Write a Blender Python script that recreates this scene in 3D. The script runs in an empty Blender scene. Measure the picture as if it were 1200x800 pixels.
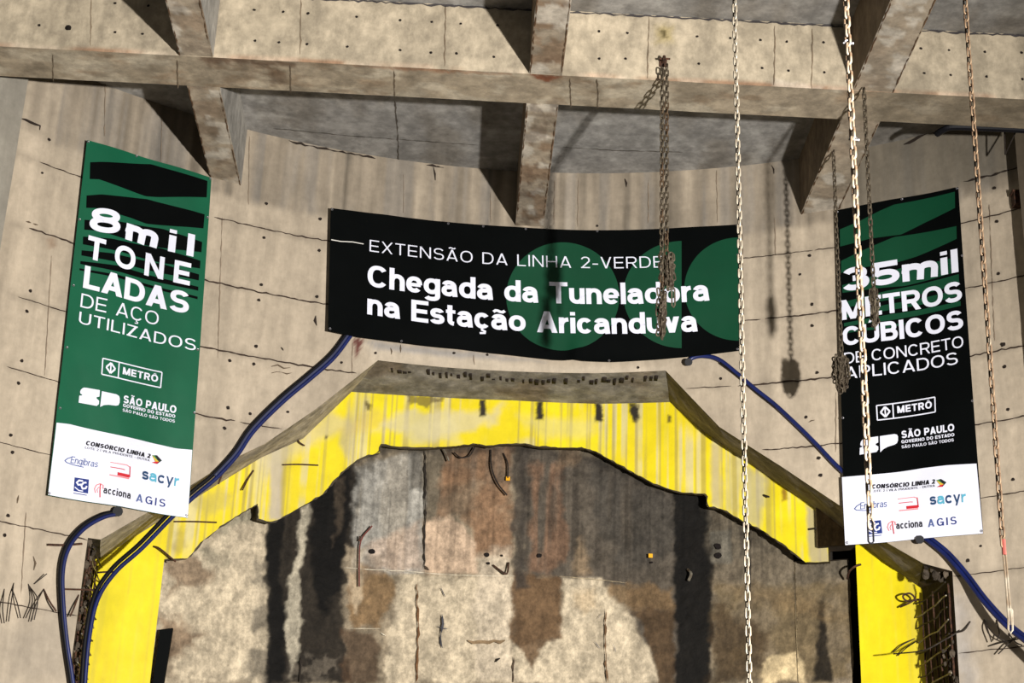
import bpy, math, random
import numpy as np
from mathutils import Vector, Matrix

random.seed(5)
C = bpy.context.scene.collection
SC = bpy.context.scene

# ------------------------------------------------------------------ camera, light, exposure
F, PITCH, ROLL = 2050.9, 0.4, 0.0387            # focal length in px of the 1200 px frame, tilt up, roll
fw = np.array([0, math.cos(PITCH), math.sin(PITCH)])
up0 = np.array([0, -math.sin(PITCH), math.cos(PITCH)])
rt0 = np.array([1.0, 0, 0])
RT = math.cos(ROLL) * rt0 + math.sin(ROLL) * up0
UP = math.cos(ROLL) * up0 - math.sin(ROLL) * rt0
cam = bpy.data.cameras.new('camera')
cam.sensor_width = 36.0
cam.lens = F / 1200 * 36.0
cam.clip_end = 200
cam_o = bpy.data.objects.new('camera', cam)
C.objects.link(cam_o)
cam_o.matrix_world = Matrix(((RT[0], UP[0], -fw[0], 0), (RT[1], UP[1], -fw[1], 0), (RT[2], UP[2], -fw[2], 0), (0, 0, 0, 1)))
SC.camera = cam_o

AZ = -0.0245                                     # direction of the ceiling ribs
UV = np.array([math.sin(AZ), math.cos(AZ)])      # along the ribs
NV = np.array([UV[1], -UV[0]])                   # across the ribs


def nv(n, v, z):
    return Vector((n * NV[0] + v * UV[0], n * NV[1] + v * UV[1], z))


w = bpy.data.worlds.new('world')
SC.world = w
w.use_nodes = True
bg = w.node_tree.nodes['Background']
bg.inputs[0].default_value = (0.90, 0.95, 1.0, 1)
bg.inputs[1].default_value = 0.16

key = bpy.data.lights.new('work_floodlight', 'SPOT')
key.energy = 40500
key.color = (1.0, 0.965, 0.92)
key.shadow_soft_size = 0.26
key.spot_size = math.radians(72)
key.spot_blend = 0.8
key_o = bpy.data.objects.new('work_floodlight', key)
C.objects.link(key_o)
key_o.location = nv(7.8, -0.6, 0.85)
key_o.rotation_euler = (Vector((-3.6, 23.0, 6.2)) - key_o.location).to_track_quat('-Z', 'Y').to_euler()

SC.view_settings.view_transform = 'Standard'
SC.view_settings.look = 'None'
SC.view_settings.exposure = 0.0
SC.view_settings.gamma = 1.0
SC.view_settings.use_curve_mapping = False

# ------------------------------------------------------------------ geometry of the shaft
XC, YC, R = 0.3462, 13.4443, 10.5614             # axis and radius of the round shaft wall
ZB, ZS = 12.08, 13.02                            # underside of the ribs, soffit of the slab
FLOOR = -1.7
DEPTH = 1.0                                      # depth of the portal recess
RY = R + DEPTH                                   # radius of the yellow arch face
RI = R + DEPTH + 0.36                            # radius of the stained inner wall


def ray(px, py):
    px = np.atleast_1d(np.asarray(px, float)); py = np.atleast_1d(np.asarray(py, float))
    return fw[None] + ((px - 600) / F)[:, None] * RT + ((400 - py) / F)[:, None] * UP


def project(P):
    P = np.asarray(P, float)
    d = P @ fw
    return 600 + F * (P @ RT) / d, 400 - F * (P @ UP) / d


def sz(px, py, r=R):
    """arc length (at radius R) and height of the point on the cylinder of radius r seen along a sight line"""
    d = ray(px, py)
    a = d[:, 0] ** 2 + d[:, 1] ** 2
    b = -2 * (d[:, 0] * XC + d[:, 1] * YC)
    c = XC * XC + YC * YC - r * r
    t = (-b + np.sqrt(np.maximum(b * b - 4 * a * c, 0))) / (2 * a)
    H = d * t[:, None]
    return np.stack([R * np.arctan2(H[:, 0] - XC, H[:, 1] - YC), H[:, 2]], 1)


def szl(pts, r=R):
    return sz([p[0] for p in pts], [p[1] for p in pts], r)


def cyl(s, z, r=R):
    s = np.asarray(s, float); z = np.asarray(z, float)
    th = s / R
    r = np.broadcast_to(r, th.shape)
    return np.stack([XC + r * np.sin(th), YC + r * np.cos(th), np.broadcast_to(z, th.shape)], -1)


def at_r(px, py, r):
    q = sz(px, py, r)
    return cyl(q[:, 0], q[:, 1], r)


def at_v(px, py, v):
    d = ray(px, py)
    return d * (v / (d[:, :2] @ UV))[:, None]


def at_z(px, py, z):
    d = ray(px, py)
    return d * (z / d[:, 2])[:, None]


# ------------------------------------------------------------------ colours, noise, painting helpers
def lin(c):
    c = np.asarray(c, float) / 255.0
    return np.where(c <= 0.04045, c / 12.92, ((c + 0.055) / 1.055) ** 2.4)


def hsh(ix, iy, seed):
    n = (ix.astype(np.int64) * 374761393 + iy.astype(np.int64) * 668265263 + seed * 974711) & 0x7fffffff
    n = ((n ^ (n >> 13)) * 1274126177) & 0x7fffffff
    n = n ^ (n >> 16)
    return (n & 0xffff) / 65535.0


def vnoise(x, y, seed=0):
    x = np.asarray(x, float); y = np.asarray(y, float)
    ix = np.floor(x); iy = np.floor(y)
    fx = x - ix; fy = y - iy
    fx = fx * fx * (3 - 2 * fx); fy = fy * fy * (3 - 2 * fy)
    a = hsh(ix, iy, seed); b = hsh(ix + 1, iy, seed); c = hsh(ix, iy + 1, seed); d = hsh(ix + 1, iy + 1, seed)
    return (a * (1 - fx) + b * fx) * (1 - fy) + (c * (1 - fx) + d * fx) * fy


def fbm(x, y, seed=0, o=4):
    t = 0; amp = 0.5; tot = 0
    for k in range(o):
        t = t + amp * vnoise(np.asarray(x) * 2 ** k, np.asarray(y) * 2 ** k, seed + 17 * k); tot += amp; amp *= 0.55
    return t / tot


def sstep(a, b, x):
    t = np.clip((x - a) / (b - a), 0, 1)
    return t * t * (3 - 2 * t)


def polymask(px, py, poly, soft=6, warp=6, ws=0.05, seed=1):
    """soft mask of a stain outline, its rim frayed by noise"""
    px = px + warp * 2 * (fbm(px * ws, py * ws, seed) - 0.5)
    py = py + warp * 2 * (fbm(px * ws, py * ws, seed + 50) - 0.5)
    P = np.array(poly, float); Q = np.roll(P, -1, 0)
    d2 = np.full(px.shape, 1e18); inside = np.zeros(px.shape, bool)
    for (x0, y0), (x1, y1) in zip(P, Q):
        ex, ey = x1 - x0, y1 - y0
        t = np.clip(((px - x0) * ex + (py - y0) * ey) / (ex * ex + ey * ey + 1e-9), 0, 1)
        d2 = np.minimum(d2, (px - x0 - t * ex) ** 2 + (py - y0 - t * ey) ** 2)
        cond = (y0 > py) != (y1 > py)
        xi = x0 + (py - y0) * ex / (ey if abs(ey) > 1e-9 else 1e-9)
        inside ^= cond & (px < xi)
    d = np.sqrt(d2); d = np.where(inside, -d, d)
    return 1 - sstep(-soft, soft, d)


def mix(col, c, m):
    return col * (1 - m[:, None]) + np.asarray(c)[None] * m[:, None]


# ------------------------------------------------------------------ materials
def pmat(name, col, rough=0.7, metal=0.0, var=0.0, scale=8.0, bump=0.0, spec=0.3, col2=None):
    m = bpy.data.materials.new(name); m.use_nodes = True
    nt = m.node_tree; b = nt.nodes['Principled BSDF']
    b.inputs['Roughness'].default_value = rough; b.inputs['Metallic'].default_value = metal
    b.inputs['Specular IOR Level'].default_value = spec
    c = lin(col)
    tc = nt.nodes.new('ShaderNodeTexCoord')
    no = nt.nodes.new('ShaderNodeTexNoise'); no.inputs['Scale'].default_value = scale; no.inputs['Detail'].default_value = 5
    nt.links.new(tc.outputs['Object'], no.inputs['Vector'])
    ra = nt.nodes.new('ShaderNodeValToRGB')
    c2 = lin(col2) if col2 is not None else c * (1 - var)
    ra.color_ramp.elements[0].position = 0.35; ra.color_ramp.elements[1].position = 0.65
    ra.color_ramp.elements[0].color = (*c2, 1); ra.color_ramp.elements[1].color = (*c, 1)
    nt.links.new(no.outputs['Fac'], ra.inputs['Fac']); nt.links.new(ra.outputs['Color'], b.inputs['Base Color'])
    if bump:
        bp = nt.nodes.new('ShaderNodeBump'); bp.inputs['Strength'].default_value = bump; bp.inputs['Distance'].default_value = 0.02
        nt.links.new(no.outputs['Fac'], bp.inputs['Height']); nt.links.new(bp.outputs['Normal'], b.inputs['Normal'])
    return m


def stained(name, rough=0.85, fine=0.25, scale=5.0, bump=0.35, spec=0.2, crust=0.5):
    """mineral surface: the wear map of the mesh times procedural grain"""
    m = bpy.data.materials.new(name); m.use_nodes = True
    nt = m.node_tree; b = nt.nodes['Principled BSDF']
    b.inputs['Roughness'].default_value = rough; b.inputs['Specular IOR Level'].default_value = spec
    at = nt.nodes.new('ShaderNodeAttribute'); at.attribute_name = 'Col'
    tc = nt.nodes.new('ShaderNodeTexCoord')
    n1 = nt.nodes.new('ShaderNodeTexNoise'); n1.inputs['Scale'].default_value = scale; n1.inputs['Detail'].default_value = 8; n1.inputs['Roughness'].default_value = 0.65
    mp = nt.nodes.new('ShaderNodeMapRange'); mp.inputs['From Min'].default_value = 0.3; mp.inputs['From Max'].default_value = 0.7
    mp.inputs['To Min'].default_value = 1 - fine; mp.inputs['To Max'].default_value = 1 + fine * 0.5
    mu = nt.nodes.new('ShaderNodeMix'); mu.data_type = 'RGBA'; mu.blend_type = 'MULTIPLY'; mu.inputs[0].default_value = 1
    nt.links.new(tc.outputs['Object'], n1.inputs['Vector']); nt.links.new(n1.outputs['Fac'], mp.inputs['Value'])
    nt.links.new(at.outputs['Color'], mu.inputs[6])
    n2 = nt.nodes.new('ShaderNodeTexNoise'); n2.inputs['Scale'].default_value = scale * 0.45; n2.inputs['Detail'].default_value = 12; n2.inputs['Roughness'].default_value = 0.72
    mg = nt.nodes.new('ShaderNodeMapping'); mg.inputs['Scale'].default_value = (1, 1, crust)
    m2 = nt.nodes.new('ShaderNodeMapRange'); m2.inputs['From Min'].default_value = 0.42; m2.inputs['From Max'].default_value = 0.58
    m2.inputs['To Min'].default_value = 1 - fine * 0.8; m2.inputs['To Max'].default_value = 1 + fine * 0.3
    mm = nt.nodes.new('ShaderNodeMath'); mm.operation = 'MULTIPLY'
    nt.links.new(tc.outputs['Object'], mg.inputs['Vector']); nt.links.new(mg.outputs['Vector'], n2.inputs['Vector'])
    nt.links.new(n2.outputs['Fac'], m2.inputs['Value']); nt.links.new(m2.outputs['Result'], mm.inputs[0]); nt.links.new(mp.outputs['Result'], mm.inputs[1])
    nt.links.new(mm.outputs[0], mu.inputs[7])
    nt.links.new(mu.outputs[2], b.inputs['Base Color'])
    bp = nt.nodes.new('ShaderNodeBump'); bp.inputs['Strength'].default_value = bump; bp.inputs['Distance'].default_value = 0.02
    nt.links.new(n1.outputs['Fac'], bp.inputs['Height']); nt.links.new(bp.outputs['Normal'], b.inputs['Normal'])
    return m


M_WALL = stained('shaft_concrete', fine=0.13, scale=9, bump=0.2, crust=0.25)
M_INNER = stained('stained_concrete', rough=0.8, fine=0.36, scale=14.0, bump=0.8, crust=0.6)
M_RIB = stained('beam_concrete', fine=0.3, scale=6)
M_REV = stained('broken_concrete', fine=0.4, scale=7, bump=0.9)
M_YEL = stained('yellow_paint', rough=0.55, fine=0.10, scale=3, bump=0.15, spec=0.35)
M_FLOOR = pmat('floor_concrete', (120, 112, 100), 0.9, var=0.3, scale=1.5)
M_VOID = pmat('raw_earth', (42, 38, 33), 0.95, var=0.4, scale=2)
M_GREEN = pmat('green_vinyl', (14, 88, 60), 0.5, var=0.10, scale=2)
M_DGREEN = pmat('deep_green_vinyl', (8, 66, 42), 0.5, var=0.10, scale=2)
M_BLACK = pmat('black_vinyl', (5, 7, 7), 0.6, var=0.2, scale=2, spec=0.05)
M_WHITE = pmat('white_vinyl', (226, 228, 242), 0.55, var=0.05, scale=3)
M_INK = pmat('black_ink', (24, 24, 30), 0.6)
M_GREYINK = pmat('grey_ink', (110, 112, 122), 0.6)
M_NAVY = pmat('navy_ink', (34, 52, 120), 0.6)
M_SLATE = pmat('slate_blue_ink', (84, 100, 150), 0.6)
M_TEAL = pmat('teal_ink', (90, 170, 195), 0.6)
M_RED = pmat('red_ink', (196, 36, 48), 0.6)
M_PINK = pmat('pale_red_ink', (226, 130, 132), 0.6)
M_GOLD = pmat('gold_ink', (214, 176, 60), 0.6)
M_LEAF = pmat('leaf_ink', (60, 130, 70), 0.6)
M_BLUE = pmat('blue_hose', (16, 30, 88), 0.4, var=0.3, scale=4, spec=0.5)
M_DARKHOSE = pmat('black_hose', (14, 14, 19), 0.5, var=0.3, scale=4, spec=0.2)
M_GREYHOSE = pmat('grey_hose', (60, 64, 90), 0.45, var=0.2, scale=4)
M_RUST = pmat('rusty_steel', (92, 62, 46), 0.8, 0.2, scale=30, col2=(48, 36, 30))
M_WIRE = pmat('dark_tie_wire', (64, 56, 50), 0.7, 0.3, scale=30, col2=(40, 34, 30))
M_CHAINL = pmat('galvanised_worn', (158, 146, 128), 0.5, 0.35, scale=14, col2=(120, 92, 66))
M_CHAING = pmat('galvanised_grey', (136, 130, 116), 0.5, 0.35, scale=9, col2=(92, 78, 62))
M_CHAINB = pmat('brown_rusted_chain', (100, 82, 62), 0.65, 0.3, scale=12, col2=(70, 52, 38))
M_CHAIND = pmat('dark_chain', (104, 94, 78), 0.6, 0.4, scale=16, col2=(62, 52, 42))
M_STEEL = pmat('bright_steel', (150, 148, 152), 0.35, 0.7, var=0.2, scale=10)
M_MARK = pmat('red_paint_mark', (110, 50, 42), 0.6, var=0.2, scale=20)
M_TARGET = pmat('orange_target', (236, 172, 20), 0.5, var=0.1, scale=10)
M_ROPE = pmat('white_cord', (225, 222, 215), 0.8, var=0.1, scale=20)


# ------------------------------------------------------------------ mesh builder
class MB:
    def __init__(s):
        s.v = []; s.f = []; s.c = []; s.m = []; s.n = 0

    def add(s, V, Fc, col=None, mi=0):
        V = np.asarray(V, float).reshape(-1, 3)
        if col is None: col = np.full((len(V), 3), 0.5)
        col = np.asarray(col, float)
        if col.ndim == 1: col = np.broadcast_to(col, (len(V), 3))
        s.v.append(V); s.c.append(col)
        s.f += [tuple(int(i) + s.n for i in f) for f in Fc]; s.m += [mi] * len(Fc); s.n += len(V)

    def grid(s, P, col=None, mi=0, flip=False):
        a, b = P.shape[:2]
        idx = np.arange(a * b).reshape(a, b)
        q = np.stack([idx[:-1, :-1], idx[1:, :-1], idx[1:, 1:], idx[:-1, 1:]], -1).reshape(-1, 4)
        if flip: q = q[:, ::-1]
        s.add(P.reshape(-1, 3), q.tolist(), col, mi)

    def tube(s, pts, r, n=7, col=None, mi=0, closed=False, cap=True):
        P = np.asarray(pts, float); k = len(P)
        rr = np.broadcast_to(np.asarray(r, float), (k,))
        T = np.roll(P, -1, 0) - np.roll(P, 1, 0) if closed else np.gradient(P, axis=0)
        T /= np.linalg.norm(T, axis=1)[:, None] + 1e-12
        ref = np.array([0, 0, 1.0]) if abs(T[0][2]) < 0.9 else np.array([1.0, 0, 0])
        a = np.cross(T[0], ref); a /= np.linalg.norm(a)
        ring = []
        for i in range(k):
            a = a - T[i] * (a @ T[i]); a /= np.linalg.norm(a) + 1e-12
            b = np.cross(T[i], a)
            for j in range(n):
                t = 2 * math.pi * j / n
                ring.append(P[i] + rr[i] * (math.cos(t) * a + math.sin(t) * b))
        fc = []
        for i in range(k if closed else k - 1):
            i2 = (i + 1) % k
            for j in range(n):
                fc.append((i * n + j, i * n + (j + 1) % n, i2 * n + (j + 1) % n, i2 * n + j))
        if cap and not closed:
            fc.append(tuple(range(n - 1, -1, -1))); fc.append(tuple((k - 1) * n + j for j in range(n)))
        s.add(ring, fc, col, mi)

    def box(s, p0, ax, ay, az, col=None, mi=0):
        p0, ax, ay, az = (np.asarray(t, float) for t in (p0, ax, ay, az))
        V = [p0 + i * ax + j * ay + k * az for k in (0, 1) for j in (0, 1) for i in (0, 1)]
        s.add(V, [(0, 2, 3, 1), (4, 5, 7, 6), (0, 1, 5, 4), (2, 6, 7, 3), (0, 4, 6, 2), (1, 3, 7, 5)], col, mi)

    def ribbon(s, pts, width, place, col, jit=0.35, mi=0, step=0.06):
        """a crack or joint: thin uneven strip along a polyline of surface coordinates"""
        pts = np.asarray(pts, float)
        seg = np.linalg.norm(np.diff(pts, axis=0), axis=1); L = np.r_[0, np.cumsum(seg)]
        n = max(3, int(L[-1] / step))
        t = np.linspace(0, L[-1], n)
        q = np.stack([np.interp(t, L, pts[:, k]) for k in range(2)], 1)
        d = np.gradient(q, axis=0); d /= np.linalg.norm(d, axis=1)[:, None] + 1e-9
        nn = np.stack([-d[:, 1], d[:, 0]], 1)
        rs = np.random.RandomState(int(abs(pts.sum()) * 997) % 100000)
        q = q + nn * (rs.rand(n, 1) - 0.5) * width * 0.9
        hw = width * 0.5 * (1 + jit * 2 * (rs.rand(n, 1) - 0.6))
        hw[0] *= 0.3; hw[-1] *= 0.3
        A = q + nn * hw; B = q - nn * hw
        P = np.stack([place(A[:, 0], A[:, 1]), place(B[:, 0], B[:, 1])], 0)
        s.grid(P, col, mi)

    def disc(s, a, b, r, place, col, n=9, mi=0):
        t = np.linspace(0, 2 * math.pi, n, endpoint=False)
        rr = r * (0.8 + 0.4 * np.random.RandomState(int(abs(a * 91 + b * 57) * 100) % 9999).rand(n))
        s.add(place(a + rr * np.cos(t), b + rr * np.sin(t)), [tuple(range(n))], col, mi)

    def build(s, name, mats, parent=None, smooth=False):
        me = bpy.data.meshes.new(name)
        V = np.concatenate(s.v); col = np.concatenate(s.c)
        me.from_pydata(V.tolist(), [], s.f); me.update()
        for m in (mats if isinstance(mats, (list, tuple)) else [mats]): me.materials.append(m)
        me.polygons.foreach_set('material_index', s.m)
        ca = me.color_attributes.new('Col', 'FLOAT_COLOR', 'POINT')
        ca.data.foreach_set('color', np.concatenate([col, np.ones((len(col), 1))], 1).astype(np.float32).ravel())
        if smooth: me.polygons.foreach_set('use_smooth', [True] * len(me.polygons))
        o = bpy.data.objects.new(name, me); C.objects.link(o)
        if parent is not None: o.parent = parent
        return o


def struct(o):
    o['kind'] = 'structure'; return o


def tag(o, label, cat, group=None):
    o['label'] = label; o['category'] = cat
    if group: o['group'] = group
    return o


def thing(name, loc, label, cat, group=None):
    o = bpy.data.objects.new(name, None); C.objects.link(o)
    o.empty_display_size = 0.1
    o.location = Vector(loc)
    return tag(o, label, cat, group)


def adopt(o, root):
    """parent a mesh built in world coordinates without moving it"""
    o.parent = root
    o.matrix_parent_inverse = Matrix.Translation(-Vector(root.location))
    return o


# ------------------------------------------------------------------ the shaft wall with its portal opening
OUT_PX = [(103, 630), (118, 632), (170, 602), (272, 538), (310, 520), (369, 480), (443, 422), (520, 430), (600, 435), (700, 437), (780, 434),
          (843, 500), (915, 546), (987, 594), (1040, 636), (1082, 660), (1116, 669)]
INN_PX = [(112, 655), (118, 654), (178, 616), (259, 565), (306, 536), (355, 514), (412, 459), (500, 464.5), (600, 469), (700, 473), (785, 471),
          (822, 504), (872, 538), (957, 597), (1011, 639), (1075, 686), (1081, 690)]
OUT = szl(OUT_PX)
INN = szl(INN_PX, RY)
SL, SR = OUT[0, 0], OUT[-1, 0]
ZJ = 3.9
ZTOP = 13.3
CONC = lin((177, 163, 143))


def wall_paint(P, s, z):
    px, py = project(P)
    st = fbm(s * 5, z * 0.35, 3, 4)                      # vertical runs
    bl = fbm(s * 0.9, z * 0.9, 11, 4)
    fn = fbm(s * 5, z * 5, 23, 4)
    k = 0.84 + 0.42 * (st - 0.5) + 0.16 * (fbm(s * 14, z * 0.5, 37, 3) - 0.5) + 0.28 * (bl - 0.5) + 0.2 * (fn - 0.5) + 0.16
    panel = hsh(np.floor((s + 0.35 * np.floor((z - 6.35) / 1.02)) / 2.6), np.floor((z - 6.35) / 1.02), 7) - 0.5
    k = k * (1 + 0.09 * panel)
    col = CONC[None] * k[:, None]
    edge = 11.86 + 0.22 * (fbm(s * 0.8, s * 0 + 3, 5) - 0.5) + 0.08 * (fbm(s * 4, s * 0, 8) - 0.5)
    m = sstep(-0.09, 0.09, z - edge)
    runs = fbm(s * 9, z * 0.25, 31, 4)
    col = col * (1 - m * (0.30 + 0.9 * (0.55 - runs)))[:, None]
    col = mix(col, lin((120, 122, 124)), m * 0.25 * sstep(0.5, 0.7, fbm(s * 6, z * 0.4, 77)))
    m2 = polymask(px, py, [(990, 140), (1210, 140), (1196, 200), (1120, 225), (1000, 248)], 10, 10, seed=4)   # darker upper lift at the right
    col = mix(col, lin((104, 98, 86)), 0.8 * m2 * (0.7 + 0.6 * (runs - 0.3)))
    # ragged horizontal grime at the pour joints
    for zz in (11.45, 10.43, 9.41, 8.40, 7.37, 6.35, 5.33):
        d = np.abs(z - zz - 0.02 * (fbm(s * 3, s * 0, 9) - 0.5))
        col = col * (1 - 0.20 * (1 - sstep(0.0, 0.09, d)) * sstep(0.35, 0.6, fbm(s * 2, s * 0 + zz, 13)))[:, None]
    # pale washed zone under the middle banner, grey splash
    col = mix(col, lin((205, 192, 172)), 0.45 * polymask(px, py, [(420, 400), (640, 428), (790, 430), (780, 436), (600, 437), (440, 424)], 5, 3))
    col = mix(col, lin((130, 132, 138)), 0.55 * polymask(px, py, [(430, 400), (560, 413), (640, 424), (560, 420), (440, 409)], 4, 3))
    col = mix(col, lin((90, 22, 24)), 0.9 * polymask(px, py, [(414, 396), (426, 397), (424, 405), (419, 414), (416, 420), (416, 404)], 2, 3, 0.3))
    col = mix(col, lin((120, 90, 66)), 0.5 * polymask(px, py, [(54, 278), (66, 278), (66, 290), (56, 291)], 4, 4, 0.2))
    col = mix(col, lin((176, 176, 180)), 0.35 * polymask(px, py, [(1010, 690), (1075, 690), (1130, 700), (1140, 800), (1125, 800)], 15, 14))
    col = mix(col, lin((150, 140, 126)), 0.5 * polymask(px, py, [(0, 740), (80, 700), (88, 800), (0, 800)], 20, 14))
    return col


def wall_place(off):
    return lambda a, b: cyl(a, b, R - off)


wm = MB()


def wall_grid(sv, zlo, zhi, nz, seed=0):
    zlo = np.broadcast_to(zlo, sv.shape)
    t = np.linspace(0, 1, nz)
    S = np.repeat(sv[:, None], nz, 1); Z = zlo[:, None] + (zhi - zlo)[:, None] * t[None]
    rr = R - 0.012 * (fbm(S * 0.8, Z * 0.9, 41) - 0.5)
    P = cyl(S, Z, rr)
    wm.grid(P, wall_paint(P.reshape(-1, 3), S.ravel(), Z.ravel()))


sl = np.unique(np.r_[np.linspace(-12.5, -8, 24), np.arange(-8, SL, 0.05), SL])
sr = np.unique(np.r_[SR, np.arange(SR + 0.04, 8.2, 0.05), np.linspace(8.2, 12.5, 24)])
scn = np.unique(np.r_[np.linspace(SL, SR, 230), OUT[:, 0]])
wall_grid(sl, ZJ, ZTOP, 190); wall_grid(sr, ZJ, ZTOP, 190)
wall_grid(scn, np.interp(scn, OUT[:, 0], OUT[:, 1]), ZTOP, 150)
wall_grid(sl[::4], FLOOR, np.full(len(sl[::4]), ZJ), 20); wall_grid(sr[::4], FLOOR, np.full(len(sr[::4]), ZJ), 20)
JC = lin((58, 46, 38))


def open_top(s):
    return np.interp(s, OUT[:, 0], OUT[:, 1], left=-9, right=-9)


rs = np.random.RandomState(3)
for zz, wd in ((11.45, .016), (10.43, .02), (9.41, .022), (8.40, .02), (7.37, .018), (6.35, .018), (5.33, .016)):
    a = -7.6
    while a < 7.8:
        L = 1.2 + 2.6 * rs.rand()
        b = min(a + L, 7.8)
        xs = np.arange(a, b, 0.06)
        zs_ = zz + 0.018 * (fbm(xs * 1.5, xs * 0 + zz, 19) - 0.5)
        ok = zs_ > open_top(xs) + 0.04
        for part in np.split(np.arange(len(xs)), np.flatnonzero(np.diff(ok.astype(int))) + 1):
            if len(part) < 4 or not ok[part[0]]: continue
            wm.ribbon(np.stack([xs[part], zs_[part]], 1), wd * (0.55 + 0.7 * rs.rand()), wall_place(0.016), JC)
        a = b + 0.10 * rs.rand() * (rs.rand() < 0.6)
# cold joint below the slab soffit, short open cracks, vertical form seams
for pts, wd in (([(24, 139), (40, 145), (47, 149), (46, 153)], .028), ([(338, 165), (360, 171), (395, 178), (440, 186)], .03),
                ([(500, 194), (520, 197)], .03), ([(1060, 170), (1095, 153)], .04), ([(1130, 213), (1165, 206), (1195, 196)], .03),
                ([(508, 196), (510, 212)], .025), ([(733, 210), (734, 220)], .025), ([(505, 195), (515, 195)], .03),
                ([(905, 194), (908, 204)], .025), ([(369, 370), (371, 382)], .03), ([(329, 407), (332, 411)], .02)):
    wm.ribbon(szl(pts), wd, wall_place(0.02), lin((46, 38, 32)), 0.6)
for pts in ([(123, 92), (122, 160)], [(190, 130), (188, 190)], [(292, 160), (291, 240)], [(473, 205), (473, 250)], [(575, 225), (575, 262)],
            [(650, 212), (649, 264)], [(678, 208), (677, 266)], [(760, 210), (760, 262)], [(840, 200), (841, 262)],
            [(413, 402), (412, 440)], [(555, 416), (556, 428)], [(870, 260), (872, 380)], [(980, 460), (980, 530)], [(260, 255), (255, 420)],
            [(30, 600), (24, 700)], [(60, 300), (52, 440)], [(1160, 240), (1166, 400)], [(908, 250), (909, 300)]):
    wm.ribbon(szl(pts), .011, wall_place(0.016), lin((140, 124, 106)), 0.7)
for x, y, r in ((57, 164, 3), (49, 203, 2), (312, 239, 3), (375, 257, 3), (35, 341, 3), (31, 365, 3), (25, 423, 3), (21, 449, 3), (12, 510, 3), (14, 530, 3),
                (309, 279, 3), (374, 294, 3), (306, 334, 3), (371, 348, 3), (303, 352, 3), (300, 406, 3), (269, 423, 3), (297, 427, 3), (267, 478, 3),
                (293, 485, 3), (337, 483, 2.5), (263, 502, 3), (289, 517, 3), (9, 604, 3), (5, 627, 3), (103, 578, 3), (949, 300, 3), (952, 357, 3), (952, 382, 3),
                (938, 322, 2.5), (1171, 321, 3), (1176, 404, 4), (1182, 480, 3), (1178, 430, 3), (958, 437, 3), (945, 489, 3), (1166, 221, 3), (1169, 260, 3),
                (960, 537, 3.5), (962, 557, 3.5), (1188, 562, 3), (1135, 657, 3), (1150, 640, 2), (400, 425, 2.5), (440, 414, 2.5), (532, 414, 2.5),
                (571, 416, 2.5), (748, 431, 2.5), (845, 444, 2.5), (700, 265, 2.5), (350, 168, 2)):
    q = sz(x, y)[0]
    if q[1] > open_top(q[0]) + 0.05:
        wm.disc(q[0], q[1], r * 0.0082, wall_place(0.02), lin((40, 33, 28)))
for pts in ([(318, 430), (326, 428), (333, 432), (340, 431)], [(318, 437), (327, 435), (335, 439), (342, 437)], [(30, 260), (36, 262)], [(38, 263), (44, 264)],
            [(38, 652), (41, 660), (39, 668)], [(20, 590), (22, 580)], [(470, 404), (470, 414)], [(458, 408), (459, 416)], [(948, 495), (955, 492)]):
    wm.ribbon(szl(pts), .02, wall_place(0.018), lin((96, 82, 66)), 0.8)
struct(wm.build('wall_front', M_WALL, smooth=True))

# ------------------------------------------------------------------ reveal of the portal: hacked concrete soffits and jambs
rm = MB()


def reveal(o_pts, i_pts, base, seed, rough=0.05, nn=60, na=12):
    o_pts = np.asarray(o_pts); i_pts = np.asarray(i_pts)
    Lo = np.r_[0, np.cumsum(np.linalg.norm(np.diff(o_pts, axis=0), axis=1))]; Lo /= Lo[-1]
    Li = np.r_[0, np.cumsum(np.linalg.norm(np.diff(i_pts, axis=0), axis=1))]; Li /= Li[-1]
    t = np.linspace(0, 1, nn)
    A = np.stack([np.interp(t, Lo, o_pts[:, k]) for k in (0, 1)], 1)
    B = np.stack([np.interp(t, Li, i_pts[:, k]) for k in (0, 1)], 1)
    k = np.linspace(0, 1, na)
    Q = A[:, None] * (1 - k)[None, :, None] + B[:, None] * k[None, :, None]
    Rr = R + (RY - R) * np.broadcast_to(k[None], Q.shape[:2])
    amp = rough * np.sin(np.pi * np.clip(k * 0.9 + 0.08, 0, 1))[None]
    zz = Q[..., 1] + amp * (fbm(Q[..., 0] * 3 + seed, Rr * 3 + Q[..., 1] * 2, seed) - 0.5) * 1.4
    P = cyl(Q[..., 0], zz, Rr)
    s_, r_ = Q[..., 0].ravel(), Rr.ravel()
    n1 = fbm(s_ * 2.5 + seed, r_ * 5 + Q[..., 1].ravel(), seed + 3)
    col = base[None] * (0.65 + 0.75 * n1)[:, None]
    rim = np.exp(-((r_ - R) / 0.13) ** 2)
    col = col * (1 - 0.45 * rim * sstep(0.5, 0.62, fbm(s_ * 7 + Q[..., 1].ravel() * 7, r_ * 2, seed + 9)))[:, None]
    rust = sstep(0.58, 0.72, fbm(s_ * 1.3, r_ * 2 + Q[..., 1].ravel(), seed + 20))
    col = mix(col, lin((108, 84, 60)), 0.4 * rust)
    rm.grid(P, col)


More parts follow.
